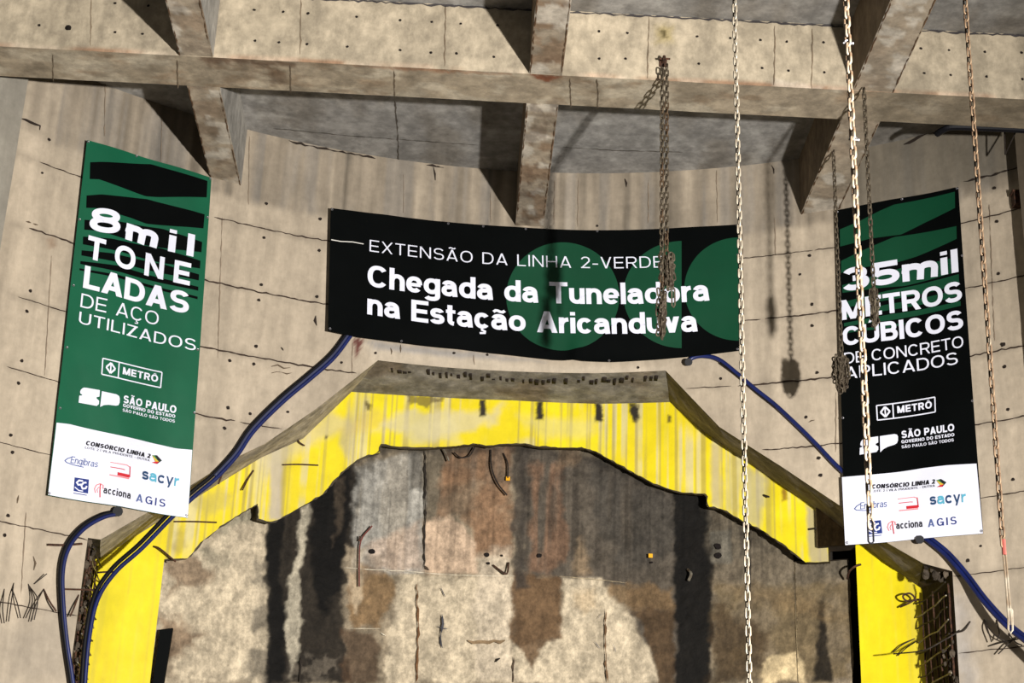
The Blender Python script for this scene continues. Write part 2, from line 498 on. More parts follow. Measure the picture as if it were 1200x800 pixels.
REV = lin((132, 127, 118))
k0, k1, k2, k3, k4 = 1, 6, 10, 15, 16
reveal(OUT[k0:k1 + 1], INN[k0:k1 + 1], lin((172, 162, 146)), 3, nn=120)  # left slope: base colour lightened for the light it catches from the right
reveal(OUT[k1:k2 + 1], INN[k1:k2 + 1], REV, 5, nn=120)
reveal(OUT[k2:k3 + 1], INN[k2:k3 + 1], lin((122, 114, 100)), 8, rough=0.09, nn=140)
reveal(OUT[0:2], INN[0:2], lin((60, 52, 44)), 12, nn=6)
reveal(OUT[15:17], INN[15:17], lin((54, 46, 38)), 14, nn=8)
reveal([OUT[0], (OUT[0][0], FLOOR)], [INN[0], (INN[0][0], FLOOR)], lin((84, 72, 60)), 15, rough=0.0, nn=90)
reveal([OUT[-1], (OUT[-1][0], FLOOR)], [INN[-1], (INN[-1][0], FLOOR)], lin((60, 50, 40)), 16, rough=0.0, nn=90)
# row of drilled stubs and dark holes along the hacked top edge
for i in range(46):
    t = (i + 0.3 * rs.rand()) / 46
    s_ = OUT[6, 0] + 0.12 + t * (OUT[10, 0] - OUT[6, 0] - 0.2)
    z_ = np.interp(s_, OUT[:, 0], OUT[:, 1])
    if rs.rand() < 0.78:
        r0 = R + 0.10 + 0.16 * rs.rand()
        L = 0.08 + 0.16 * rs.rand(); wd = 0.025 + 0.04 * rs.rand()
        rm.box(cyl(s_, z_ - 0.035, r0), (wd, 0, 0), (0, L, 0), (0, 0, 0.05), lin((44, 36, 30)))
struct(rm.build('trim_1', M_REV, smooth=True))

# ------------------------------------------------------------------ stained inner wall, dark ground behind, floor
im = MB()
s0, s1 = sz(150, 700, RI)[0, 0], sz(998, 720, RI)[0, 0]
sv = np.linspace(s0, s1, 560)
ztop = np.full(sv.shape, sz(600, 490, RI)[0, 1])
zlip = sz(985, 656, RI)[0, 1]
ztop = np.where(sv > sz(930, 640, RI)[0, 0], zlip + 0.03 * (fbm(sv * 5, sv * 0, 3) - 0.5), ztop)
zlo = 3.9
nz = 300
S = np.repeat(sv[:, None], nz, 1); Z = zlo + (ztop[:, None] - zlo) * np.linspace(0, 1, nz)[None]
S = S + np.where(np.arange(560)[:, None] == 559, 0.05 * (fbm(Z * 3, Z * 0, 4) - 0.5), 0)
P = cyl(S, Z, RI - 0.07 * (fbm(S * 1.3, Z * 1.3, 61) - 0.5) - 0.03 * (fbm(S * 5, Z * 5, 62) - 0.5))
px, py = project(P.reshape(-1, 3)); s_, z_ = S.ravel(), Z.ravel()
run = fbm(s_ * 6, z_ * 0.5, 71, 5); blot = fbm(s_ * 2, z_ * 2, 73, 5); fin = fbm(s_ * 9, z_ * 9, 75, 4)
col = np.repeat(lin((150, 136, 114))[None], len(s_), 0)
PALE = lin((212, 196, 168)); CREAM = lin((204, 180, 150)); BRN = lin((116, 86, 60)); DBRN = lin((78, 60, 44)); GRY = lin((94, 88, 78)); BLK = lin((9, 8, 7)); WHT = lin((208, 204, 194))


def st(c, poly, a=1.0, soft=6, warp=8, ws=0.05, seed=1, mod=None):
    global col
    m = a * polymask(px + 3 * (fin - .5) * 2, py + 3 * (blot - .5) * 2, poly, soft * .7, warp * 1.2, ws, seed)
    if mod is not None: m = m * mod
    col = mix(col, c, m)


st(PALE, [(190, 640), (290, 590), (320, 600), (316, 800), (175, 800)], .9, 8, 8)
st(lin((120, 118, 100)), [(235, 640), (300, 590), (318, 612), (300, 640), (262, 660), (240, 665)], .7, 8, 10, mod=sstep(.35, .6, blot))
st(BRN, [(185, 655), (225, 655), (250, 668), (232, 690), (200, 690)], .65, 10, 12, seed=3)
st(BRN, [(185, 725), (215, 722), (235, 745), (215, 765), (190, 770)], .7, 10, 12, seed=5)
st(DBRN, [(176, 790), (200, 730), (205, 800), (176, 800)], .6, 8, 8, seed=5)
st(GRY, [(296, 660), (316, 640), (316, 800), (286, 800), (300, 740)], .7, 7, 12, seed=6, mod=sstep(.3, .55, fbm(s_ * 4, z_ * 3, 88)))
st(lin((34, 29, 24)), [(310, 580), (420, 530), (420, 660), (400, 700), (405, 760), (415, 800), (312, 800), (316, 700)], .95, 5, 6, seed=7)
st(BLK, [(314, 600), (336, 590), (330, 660), (334, 720), (332, 800), (312, 800)], .9, 4, 6, seed=8)
st(lin((190, 180, 158)), [(352, 592), (364, 590), (357, 650), (350, 665), (352, 740), (346, 770), (340, 790), (334, 740), (334, 690), (340, 665), (347, 640)], .95, 4, 6, seed=9)
st(lin((120, 110, 96)), [(340, 770), (395, 770), (400, 800), (335, 800)], .55, 6, 10, seed=10, mod=sstep(.4, .6, fin))
st(BLK, [(366, 580), (408, 545), (412, 600), (404, 650), (400, 690), (378, 720), (368, 690)], .9, 6, 8, seed=11)
st(lin((104, 90, 74)), [(390, 560), (402, 555), (398, 620), (392, 640)], .5, 4, 6, seed=12)
st(lin((186, 182, 172)), [(418, 545), (496, 530), (497, 672), (440, 672), (416, 690), (414, 620)], .92, 6, 6, seed=13, mod=.6 + .4 * sstep(.3, .5, run))
st(GRY, [(415, 528), (500, 522), (498, 570), (470, 585), (465, 560), (430, 548), (416, 560)], .75, 6, 10, seed=14, mod=sstep(.35, .6, run))
st(lin((214, 176, 146)), [(430, 640), (496, 610), (496, 670), (440, 668)], .4, 8, 8, seed=15)
st(lin((134, 106, 72)), [(418, 660), (450, 666), (462, 690), (450, 715), (440, 735), (410, 735), (404, 700)], .85, 5, 9, seed=16)
st(lin((196, 178, 150)), [(405, 640), (425, 640), (426, 690), (418, 722), (408, 710)], .6, 5, 6, seed=17)
st(lin((126, 112, 96)), [(426, 650), (450, 652), (448, 672), (428, 670)], .7, 4, 4, seed=18)
st(DBRN, [(402, 735), (440, 738), (449, 760), (444, 790), (436, 800), (402, 800)], .85, 5, 7, seed=19)
st(lin((110, 100, 84)), [(500, 522), (520, 522), (535, 560), (520, 610), (500, 620)], .9, 8, 9, seed=20)
st(lin((142, 108, 80)), [(520, 525), (602, 520), (602, 655), (556, 655), (552, 620), (540, 605), (510, 605)], .85, 6, 8, seed=21, mod=.5 + .5 * sstep(.3, .55, blot))
st(lin((92, 84, 74)), [(520, 520), (600, 520), (600, 560), (560, 575), (530, 560)], .6, 9, 12, seed=22, mod=sstep(.35, .6, run))
st(lin((212, 184, 156)), [(498, 612), (530, 604), (550, 618), (556, 650), (560, 672), (498, 672)], .9, 4, 5, seed=23)
st(PALE, [(470, 672), (602, 676), (600, 800), (450, 800), (455, 740), (462, 700)], .9, 5, 7, seed=24)
st(lin((216, 200, 176)), [(556, 655), (600, 642), (602, 800), (560, 800)], .6, 8, 8, seed=25)
st(lin((90, 82, 72)), [(612, 520), (832, 560), (832, 800), (770, 800), (730, 690), (612, 675)], .95, 6, 6, seed=26)
st(lin((146, 110, 84)), [(622, 545), (660, 545), (664, 655), (640, 672), (620, 672)], .6, 7, 9, seed=27, mod=sstep(.38, .58, run))
st(lin((150, 124, 96)), [(660, 520), (684, 522), (672, 545), (655, 550)], .6, 6, 8, seed=28)
st(lin((62, 60, 56)), [(690, 540), (790, 580), (788, 660), (720, 660), (700, 620)], .55, 12, 14, seed=29, mod=sstep(.3, .6, run))
st(lin((164, 140, 110)), [(676, 640), (684, 630), (694, 672), (672, 674)], .7, 7, 6, seed=30)
st(PALE, [(655, 676), (704, 678), (712, 695), (742, 722), (758, 760), (776, 800), (602, 800), (604, 760), (654, 745), (658, 700)], .92, 4, 6, seed=31)
st(lin((186, 160, 122)), [(672, 695), (700, 690), (705, 715), (680, 720)], .5, 8, 10, seed=32)
st(lin((106, 80, 54)), [(600, 672), (656, 676), (658, 720), (660, 745), (642, 752), (626, 785), (612, 760), (598, 750)], .9, 4, 7, seed=33)
st(lin((126, 100, 68)), [(710, 678), (790, 690), (790, 720), (745, 715), (716, 700)], .75, 6, 10, seed=34)
st(lin((86, 66, 44)), [(742, 716), (792, 716), (792, 800), (772, 800), (758, 750)], .85, 5, 7, seed=35)
st(lin((66, 60, 54)), [(603, 522), (621, 522), (617, 600), (616, 690), (606, 690), (600, 620)], .85, 5, 5, seed=36)
st(BLK, [(788, 575), (830, 572), (836, 640), (834, 800), (792, 800), (790, 700)], .95, 4, 5, seed=37)
st(lin((70, 56, 42)), [(834, 590), (1000, 640), (1000, 800), (834, 800)], .25, 6, 6, seed=38)
st(lin((100, 92, 78)), [(832, 592), (1000, 650), (1000, 680), (900, 690), (836, 680)], .85, 9, 12, seed=39, mod=.4 + .6 * sstep(.35, .6, blot))
st(lin((110, 94, 66)), [(836, 680), (1000, 680), (1000, 800), (836, 800)], .8, 12, 12, seed=40, mod=.5 + .5 * sstep(.35, .6, blot))
st(lin((74, 58, 38)), [(836, 700), (900, 740), (880, 800), (836, 800)], .8, 10, 14, seed=41)
st(lin((214, 192, 150)), [(900, 768), (936, 766), (944, 800), (890, 800), (892, 778)], .9, 4, 6, seed=42)
st(lin((26, 22, 18)), [(958, 705), (964, 706), (970, 760), (977, 800), (952, 800), (957, 750)], .9, 4, 4, seed=43)
st(lin((136, 132, 120)), [(834, 622), (856, 622), (858, 658), (834, 658)], .5, 3, 2, seed=44)
st(lin((128, 106, 74)), [(850, 690), (920, 690), (990, 720), (930, 720)], .5, 12, 12, seed=45)
drip = sstep(.48, .62, fbm(s_ * 13, z_ * .28, 171, 4)) * sstep(6.4, 7.6, z_)
col = col * (0.70 + 0.5 * run + 0.45 * (fin - .5) + .25 * (blot - .5) - .30 * drip)[:, None]
# dark band across the tops, following the lower edge of the arch
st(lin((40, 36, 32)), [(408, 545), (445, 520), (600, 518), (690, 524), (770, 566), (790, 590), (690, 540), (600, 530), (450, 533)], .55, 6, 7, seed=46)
im.grid(P, col)
pl = lambda a, b: cyl(a, b, RI - 0.055)
for pts, wd, c in (([(498, 528), (498, 580), (497, 668)], .022, (46, 40, 34)), ([(497, 664), (503, 668)], .03, (70, 58, 46)), ([(488, 685), (490, 740), (488, 800)], .022, (120, 86, 56)), ([(602, 770), (601, 800)], .02, (80, 66, 52)),
                   ([(710, 715), (709, 760), (712, 800)], .02, (120, 92, 66)), ([(350, 800), (352, 770)], .02, (40, 34, 28)), ([(402, 666), (470, 670), (540, 675), (604, 676)], .009, (226, 214, 190)),
                   ([(655, 676), (700, 680), (735, 684)], .009, (190, 172, 140)), ([(405, 737), (445, 737)], .009, (220, 206, 180)), ([(446, 742), (452, 746)], .02, (226, 214, 190)),
                   ([(548, 752), (562, 753), (592, 752)], .04, (146, 122, 92)), ([(881, 610), (880, 700)], .012, (60, 54, 46)), ([(580, 776), (586, 772)], .03, (34, 30, 26)),
                   ([(516, 690), (521, 700)], .02, (70, 70, 78)), ([(517, 720), (519, 735), (515, 745), (518, 760)], .02, (74, 74, 80)), ([(512, 735), (524, 738)], .018, (80, 80, 88)),
                   ([(697, 752), (703, 760)], .016, (104, 104, 116)), ([(718, 755), (722, 764)], .016, (104, 104, 116)), ([(706, 720), (700, 726)], .014, (130, 126, 126))):
    im.ribbon(szl(pts, RI), wd, pl, lin(c), 0.6)
for x, y, r in ((570, 651, 3), (572, 661, 2.2), (632, 652, 3.2), (435, 647, 3.5), (842, 641, 4), (842, 652, 4), (764, 660, 1.5), (588, 652, 1.5)):
    q = sz(x, y, RI)[0]; im.disc(q[0], q[1], r * 0.0115, pl, lin((26, 20, 18)))
# end face and top lip of the wall at the right, and its lower part down to the ground
e = cyl(S[-1], Z[-1], RI - 0.04); e2 = cyl(S[-1] + 0.02, Z[-1], RI + 0.5)
im.grid(np.stack([e, e2], 0), lin((60, 52, 42)))
tp = cyl(sv, ztop, RI - 0.05); tp2 = cyl(sv, ztop + 0.02, RI + 0.5)
im.grid(np.stack([tp, tp2], 0), lin((70, 62, 52)))
lo = cyl(np.stack([sv[::20], sv[::20]], 0), np.stack([np.full(28, FLOOR), np.full(28, zlo)], 0), RI)
im.grid(lo, lin((130, 112, 88)))
struct(im.build('wall_inner', M_INNER, smooth=True))

bm_ = MB()
sb = np.linspace(-7, 7.4, 40)
zz = np.linspace(FLOOR, 10.6, 12)
bm_.grid(cyl(np.repeat(sb[:, None], 12, 1), np.repeat(zz[None], 40, 0), RI + 0.6), lin((40, 36, 32)))
for a in (-7, 7.4):
    q = np.array([cyl(a, FLOOR, RY + 0.05), cyl(a, 10.6, RY + 0.05)]); q2 = np.array([cyl(a, FLOOR, RI + 0.6), cyl(a, 10.6, RI + 0.6)])
    bm_.grid(np.stack([q, q2], 0), lin((40, 36, 32)))
bm_.grid(np.stack([cyl(sb, 10.6, RI + 0.6), cyl(sb, 10.6, R + 0.1)], 0), lin((40, 36, 32)))
struct(bm_.build('wall_rear', M_VOID))

fm = MB()
fm.box((-14, -6, FLOOR - 0.3), (28, 0, 0), (0, 34, 0), (0, 0, 0.3))
struct(fm.build('floor', M_FLOOR))

# wall piers at both ends of the curved wall
for side, x, sgn in (('left', 3, -1), ('right', 1198, 1)):
    pm = MB()
    pts = [(30, 88), (21, 150), (12, 240)] if sgn < 0 else [(1190, 150), (1194, 200), (1199, 250)]
    base = np.mean([sz(a, b)[0, 0] for a, b in pts]) + (-0.10 if sgn < 0 else 0.07)
    ss = base + sgn * np.array([0, 0.03, 0.3, 0.6, 1.0, 2.5, 6])
    offs = np.array([0.0, 0.30, 0.32, 0.32, 0.32, 0.32, 0.32])
    zz = np.r_[np.linspace(FLOOR, 4, 6), np.linspace(4.2, 13.2, 140)]
    S, Z = np.meshgrid(ss, zz, indexing='ij')
    P = cyl(S, Z, R - offs[:, None] + 0.02 * (fbm(S * 3, Z * 3, 5) - .5))
    k = .8 + .4 * fbm(S.ravel() * 4, Z.ravel() * 1.2, 7)
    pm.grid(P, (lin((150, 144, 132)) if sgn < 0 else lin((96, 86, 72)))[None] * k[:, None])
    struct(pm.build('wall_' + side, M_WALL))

# ------------------------------------------------------------------ ceiling: slab, cross beam, ribs


def face(mb, org, a, b, na, nb, paint, rough=0.0):
    org, a, b = (np.asarray(t, float) for t in (org, a, b))
    u = np.linspace(0, 1, na); v = np.linspace(0, 1, nb)
    P = org + u[:, None, None] * a + v[None, :, None] * b
    if rough:
        nrm = np.cross(a, b); nrm /= np.linalg.norm(nrm)
        d = P @ np.array([3.1, 2.7, 3.7]); d2 = P @ np.array([-2.3, 3.3, 2.9])
        P = P + nrm * (rough * (fbm(d, d2, 7) - 0.5))[..., None]
    Q = P.reshape(-1, 3)
    mb.grid(P, paint(Q))


def slab_paint(Q):
    x, y = Q[:, 0], Q[:, 1]
    px, py = project(Q)
    k = 0.74 + 0.5 * (fbm(x * 0.9, y * 0.9, 3) - .2) * .8 + .2 * (fbm(x * 5, y * 5, 6) - .5)
    col = lin((154, 151, 146))[None] * k[:, None]
    col = mix(col, lin((112, 104, 92)), .5 * sstep(.5, .7, fbm(x * 1.7, y * .6, 15)))
    col = mix(col, lin((182, 180, 174)), .35 * sstep(.58, .7, fbm(x * 2.5, y * 2.5, 25)))
    return col


def panel_paint(Q):
    px, py = project(Q); x, z = Q[:, 0], Q[:, 2]
    k = .84 + .3 * (fbm(x * 1.1, z * 1.1, 33) - .5) + .22 * (fbm(x * 5, z * 1.0, 34) - .5) + .16 * (fbm(x * 7, z * 7, 35) - .5) + .05
    col = lin((190, 176, 152))[None] * k[:, None]
    b = 1 - sstep(0.0, 0.07, z - ZB - .02 * fbm(x * 6, z * 0, 3))
    col = mix(col, lin((150, 96, 58)), .6 * b * sstep(.42, .62, fbm(x * 1.1, x * 0, 44)))
    col = mix(col, lin((225, 205, 180)), .5 * b * sstep(.5, .7, fbm(x * 2.3, x * 0, 46)))
    col = mix(col, lin((150, 132, 60)), .5 * polymask(px, py, [(768, 30), (788, 30), (790, 50), (770, 52)], 6, 5, .2))
    col = mix(col, lin((70, 60, 30)), .9 * polymask(px, py, [(775, 35), (781, 35), (782, 44), (775, 44)], 2, 2, .3))
    col = mix(col, lin((214, 202, 184)), .5 * polymask(px, py, [(906, 92), (925, 96), (965, 102), (963, 107), (906, 105)], 3, 3, .2))
    return col


def under_paint(Q):
    px, py = project(Q); x, y = Q[:, 0], Q[:, 1]
    k = .8 + .36 * (fbm(x * .9, y * 2, 53) - .5) + .3 * (fbm(x * 5, y * 5, 54) - .5)
    col = lin((172, 158, 136))[None] * k[:, None]
    col = mix(col, lin((196, 186, 166)), .5 * sstep(.52, .66, fbm(x * 1.7, y * 3, 55)))
    col = mix(col, lin((124, 98, 72)), .4 * sstep(.60, .72, fbm(x * 2.1, y * 4, 56)))
    col = mix(col, lin((84, 58, 40)), .75 * polymask(px, py, [(232, 70), (250, 64), (290, 68), (345, 72), (345, 78), (262, 74), (244, 76)], 4, 6, .15))
    col = mix(col, lin((96, 72, 52)), .6 * polymask(px, py, [(312, 80), (334, 82), (336, 98), (318, 100)], 3, 5, .2))
    col = mix(col, lin((120, 62, 34)), .85 * polymask(px, py, [(618, 86), (662, 89), (648, 93), (640, 96), (628, 92)], 2, 3, .2))
    col = mix(col, lin((150, 100, 66)), .6 * polymask(px, py, [(410, 76), (470, 78), (600, 86), (600, 88), (470, 82)], 2, 3, .2))
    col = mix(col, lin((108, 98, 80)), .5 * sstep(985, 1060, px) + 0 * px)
    return col


def ribunder_paint(seed, brown):
    def f(Q):
        px, py = project(Q); x, y = Q[:, 0], Q[:, 1]
        k = .84 + .5 * (fbm(x * 4, y * 4, seed) - .5) + .25 * (fbm(x * 10, y * 10, seed + 1) - .5)
        col = lin((172, 158, 138))[None] * k[:, None]
        m = sstep(.50, .56, fbm(x * 2.6 + 3, y * 2.2, seed + 2))
        col = mix(col, lin((128, 100, 74)), brown * .85 * m)
        m = sstep(.58, .64, fbm(x * 2.2, y * 2.4 + 9, seed + 3))
        col = mix(col, lin((198, 190, 176)), .75 * m)
        m = sstep(.60, .70, fbm(x * 6, y * 4, seed + 4))
        return mix(col, lin((74, 50, 36)), .6 * brown * m)
    return f


def side_paint(base):
    def f(Q):
        y, z = Q[:, 0] + Q[:, 1], Q[:, 2]
        k = .85 + .4 * (fbm(y * 1.5, z * 2, 63) - .5) + .2 * (fbm(y * 6, z * 6, 64) - .5)
        return lin(base)[None] * k[:, None]
    return f


cm = MB()
nf = lambda n, v, z: np.array(nv(n, v, z))
dn = lambda d: np.array([NV[0] * d, NV[1] * d, 0]); dv = lambda d: np.array([UV[0] * d, UV[1] * d, 0]); dz = lambda d: np.array([0, 0, float(d)])
ZF = 13.07
face(cm, nf(-10, 6.5, ZF), dn(20), dv(13.2), 220, 120, slab_paint)
face(cm, nf(-10, 20.0, ZS), dn(20), dv(5), 260, 70, slab_paint)
cm.box(nf(-10, 6.5, ZF + 0.02), dn(20), dv(19), dz(0.4), lin((120, 116, 110)))
# board joints on the soffit, seen as thin dark lines
for pts in ([(463, 118), (466, 160), (467, 190)], [(400, 158), (480, 164), (560, 170)], [(660, 172), (720, 176), (800, 178)], [(775, 135), (777, 205)], [(320, 150), (400, 158)]):
    A = at_z([p[0] for p in pts], [p[1] for p in pts], ZS)
    cm.ribbon(A[:, :2], .02, lambda a, b: np.stack([a, b, np.full(np.shape(a), ZS - .004)], -1), lin((84, 78, 70)), .6)
struct(cm.build('ceiling', M_RIB))

V0, V1 = 19.60, 20.34
tb = MB()
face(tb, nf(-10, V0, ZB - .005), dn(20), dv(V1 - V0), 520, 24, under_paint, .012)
face(tb, nf(-10, V0, ZB - .005), dn(20), dz(1.0), 520, 34, panel_paint, .01)
face(tb, nf(-10, V1, ZB - .005), dn(20), dz(1.0), 200, 10, side_paint((120, 116, 108)))


def panel_place(a, b):
    return np.stack([a * NV[0] + (V0 - .008) * UV[0], a * NV[1] + (V0 - .008) * UV[1], b], -1)


def panel_nz(x, y):
    Q = at_v([x], [y], V0)[0]
    return Q[:2] @ NV, Q[2]


for x, y in ((46, 30), (135, 4), (135, 38), (167, 40), (174, 7), (244, 10), (298, 12), (332, 14), (361, 16), (299, 48), (327, 50), (360, 52), (418, 20), (469, 24), (506, 26), (540, 28), (583, 30),
             (407, 55), (469, 59), (505, 62), (535, 63), (579, 67), (702, 37), (735, 39), (702, 69), (733, 69), (817, 43), (856, 45), (891, 47), (922, 49), (965, 50), (819, 75), (893, 80), (924, 83),
             (966, 85), (1079, 57), (1112, 59), (1154, 61), (1197, 62), (1083, 86), (1114, 88), (1156, 90), (1198, 93), (80, 33), (78, 33)):
    a, b = panel_nz(x, y); tb.disc(a, b, .019 if x != 80 else .04, panel_place, lin((34, 28, 24)))
for x, y0, y1 in ((107, 0, 54), (353, 0, 64), (522, 4, 78), (760, 18, 92), (908, 30, 100), (952, 34, 104), (250, 0, 58)):
    tb.ribbon([panel_nz(x, y0), panel_nz(x - 1, y1)], .016, panel_place, lin((128, 112, 92)), .5)
for x in (208, 340, 462, 668, 700, 62):
    yy = 70 + .05 * x
    A = at_z([x, x + 1], [60 + .045 * x, 92 + .05 * x], ZB)
    tb.ribbon(A[:, :2], .014, lambda a, b: np.stack([a, b, np.full(np.shape(a), ZB - .016)], -1), lin((108, 94, 78)), .6)
tb.ribbon([(-9 + .5 * k, ZF - .02) for k in range(37)], .03, panel_place, lin((70, 66, 66)), .5)
struct(tb.build('ceiling_beam', M_RIB, smooth=False))

for i, (na, nb, brown, seed) in enumerate(((-3.97, -3.53, .4, 100), (.57, 1.0, .7, 120), (4.80, 5.34, .15, 140))):
    rb = MB()
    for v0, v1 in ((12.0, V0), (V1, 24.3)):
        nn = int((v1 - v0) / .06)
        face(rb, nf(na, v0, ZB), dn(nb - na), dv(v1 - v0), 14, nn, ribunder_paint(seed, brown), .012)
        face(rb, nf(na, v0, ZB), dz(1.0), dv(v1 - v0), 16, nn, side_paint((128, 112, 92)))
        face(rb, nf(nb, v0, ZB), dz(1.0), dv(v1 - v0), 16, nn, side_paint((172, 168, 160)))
    # ragged dark arris lines
    for e in (na + .015, nb - .015):
        for v0, v1 in ((16.5, V0), (V1 + .05, 23.6)):
            pts = [(e, v) for v in np.linspace(v0, v1, 30)]
            rb.ribbon(pts, .012, lambda a, b: np.stack([a * NV[0] + b * UV[0], a * NV[1] + b * UV[1], np.full(np.shape(a), ZB - .011)], -1), lin((96, 72, 52)), 1.0)
    struct(rb.build('ceiling_beam', M_RIB))

# ------------------------------------------------------------------ the yellow painted arch
YEL = lin((228, 210, 14))


def yellow_paint(P, clean=0.0):
    px, py = project(P)
    th = np.arctan2(P[:, 0] - XC, P[:, 1] - YC) * R; z = P[:, 2]
    col = np.repeat(YEL[None], len(P), 0)
    warm = fbm(th * 1.2, z * .8, 5)
    col = mix(col, lin((224, 200, 8)), .5 * sstep(.4, .65, warm))
    run = fbm(th * 19, z * .22, 9, 4)
    area = fbm(th * .9, z * .7, 14)
    m = sstep(.50, .66, run) * sstep(.36, .56, area) * (1 - clean)
    col = mix(col, lin((198, 190, 166)), .62 * m)
    thin = sstep(.63, .70, fbm(th * 22, z * .12, 19, 3)) * (1 - .8 * clean)
    col = mix(col, lin((142, 126, 84)), .55 * thin)
    def stn(c, poly, a, soft=5, warp=6, ws=.06, seed=2):
        nonlocal col
        col = mix(col, lin(c), a * polymask(px, py, poly, soft, warp, ws, seed))
    stn((190, 178, 158), [(316, 520), (330, 514), (330, 608), (316, 608)], .9, 3, 2)
    stn((196, 184, 150), [(300, 530), (345, 510), (390, 480), (410, 500), (350, 530), (310, 560)], .6, 8, 10, .06, 3)
    stn((200, 190, 160), [(440, 505), (470, 482), (520, 478), (575, 485), (590, 472), (586, 495), (540, 505), (500, 520), (470, 505)], .65, 6, 8, .06, 4)
    stn((204, 194, 150), [(476, 500), (530, 490), (540, 520), (480, 522)], .45, 7, 8, .06, 6)
    stn((206, 180, 90), [(396, 500), (440, 480), (450, 495), (410, 512)], .5, 6, 8, .06, 5)
    stn((178, 166, 130), [(398, 520), (410, 470), (414, 520), (410, 545)], .7, 4, 3, .06, 5)
    stn((206, 196, 140), [(608, 490), (700, 490), (696, 510), (640, 515)], .45, 8, 8, .06, 7)
    stn((184, 168, 118), [(832, 520), (846, 520), (846, 595), (832, 590)], .7, 3, 3, .06, 8)
    stn((176, 166, 130), [(872, 545), (898, 560), (890, 618), (874, 612)], .75, 5, 4, .06, 9)
    stn((180, 166, 110), [(852, 530), (868, 540), (866, 600), (852, 594)], .45, 4, 4, .06, 10)
    stn((170, 158, 134), [(944, 592), (960, 600), (974, 660), (950, 660)], .8, 3, 3, .06, 11)
    stn((150, 132, 80), [(200, 640), (215, 610), (218, 640), (206, 652)], .55, 4, 4, .1, 12)
    stn((170, 156, 96), [(225, 590), (262, 568), (275, 590), (240, 612)], .5, 7, 8, .08, 13)
    # drip holes and smears
    stn((40, 34, 22), [(562, 468), (569, 468), (569.5, 487), (562, 488)], 1, 2, 1.5, .3)
    stn((36, 30, 20), [(629, 470), (636, 470), (637, 491), (628, 491)], 1, 2, 1.5, .3)
    stn((36, 30, 20), [(697, 471), (704, 471), (707, 493), (698, 494)], 1, 2, 2, .3)
    stn((40, 34, 22), [(737, 472), (748, 475), (750, 489), (744, 496), (738, 485)], 1, 2.5, 3, .3)
    stn((60, 50, 26), [(783, 486), (787, 487), (786, 495), (782, 495)], .9, 1.5, 1, .3)
    stn((90, 76, 30), [(428, 470), (436, 474), (434, 481), (430, 480)], .9, 2, 2, .3)
    stn((90, 76, 44), [(478, 462), (520, 466), (519, 470), (505, 472), (502, 480), (496, 476), (490, 474), (488, 472), (480, 474)], .75, 2, 3, .3)
    stn((60, 50, 30), [(381, 510), (384, 511), (383, 514), (380, 514)], .9, 1.5, 1, .3)
    stn((120, 70, 30), [(916, 572), (922, 574), (922, 586), (917, 588)], .8, 2, 2, .3)
    return col


def interp_poly(pts, r):
    q = szl(pts, r)
    s = q[:, 0].copy()
    for i in range(1, len(s)):
        if s[i] <= s[i - 1]: s[i] = s[i - 1] + 1e-4
    return s, q[:, 1]


def plate(name, sv, zt, zb, nrow, parent, clean=0.0, thick=.13):
    mb = MB()
    t = np.linspace(0, 1, nrow)
    S = np.repeat(sv[:, None], nrow, 1); Z = zb[:, None] + (zt - zb)[:, None] * t[None]
    P = cyl(S, Z, RY + .012 * (fbm(S * 1.4, Z * 1.4, 9) - .5))
    mb.grid(P, yellow_paint(P.reshape(-1, 3), clean))
    edge = lin((70, 60, 34))
    mb.grid(np.stack([P[:, 0], cyl(sv, zb + .01, RY + thick)], 0), edge)
    for k in (0, -1):
        mb.grid(np.stack([P[k], cyl(S[k], Z[k], RY + thick)], 0), edge)
    # chipped dark lip along the cut edge
    if name == 'arch_band':
        mb.ribbon(np.stack([sv, zb - .004], 1), .018, lambda a, b: cyl(a, b, RY - .006), lin((60, 50, 30)), 1.0)
    return adopt(mb.build(name, M_YEL, smooth=False), parent)


LOW = [(192.5, 655), (213, 655), (220, 654), (238, 633), (267, 611), (302, 590), (302.4, 608), (318, 612), (328, 608), (350, 595), (377, 580), (400, 555), (410, 545), (425, 535.6), (445, 530),
       (445.4, 520.6), (474, 524), (500, 525), (530, 523), (558, 520), (573, 522.5), (586, 520), (600, 520), (614, 520), (636, 523.5), (685, 524.7), (699, 529), (723, 543), (766, 567), (795, 576),
       (828, 579), (829, 593.4), (845, 596), (874, 612.5), (894, 621.5), (919, 639.5), (944, 658.7), (971, 658)]
arch = thing('painted_arch', cyl(0, 9, RY), 'yellow painted concrete arch with ragged lower edge framing the stained wall', 'arch')
sL, zL = interp_poly(LOW, RY)
sT, zT = interp_poly(INN_PX, RY)
sv = np.unique(np.r_[np.linspace(sL[0], sL[-1], 420), sL])
zb_ = np.interp(sv, sL, zL)
zb_ = zb_ + .012 * (fbm(sv * 9, sv * 0, 6) - .5)
zt_ = np.interp(sv, sT, zT) + .03
# the right end of the band stops on a vertical cut below the concrete stub
plate('arch_band', sv, zt_, zb_, 60, arch)
sv = np.linspace(sT[0] - .02, sL[0] - 1e-4, 34)
plate('column', sv, np.interp(sv, sT, zT) + .03, np.full(sv.shape, FLOOR) * 0 + 3.0, 150, arch, .9)
sv = np.linspace(sz(1003, 650, RY)[0, 0], sT[-1] + .02, 34)
col_r = plate('column', sv, np.interp(sv, sT, zT) + .03, np.full(sv.shape, 3.0), 150, arch, .9)
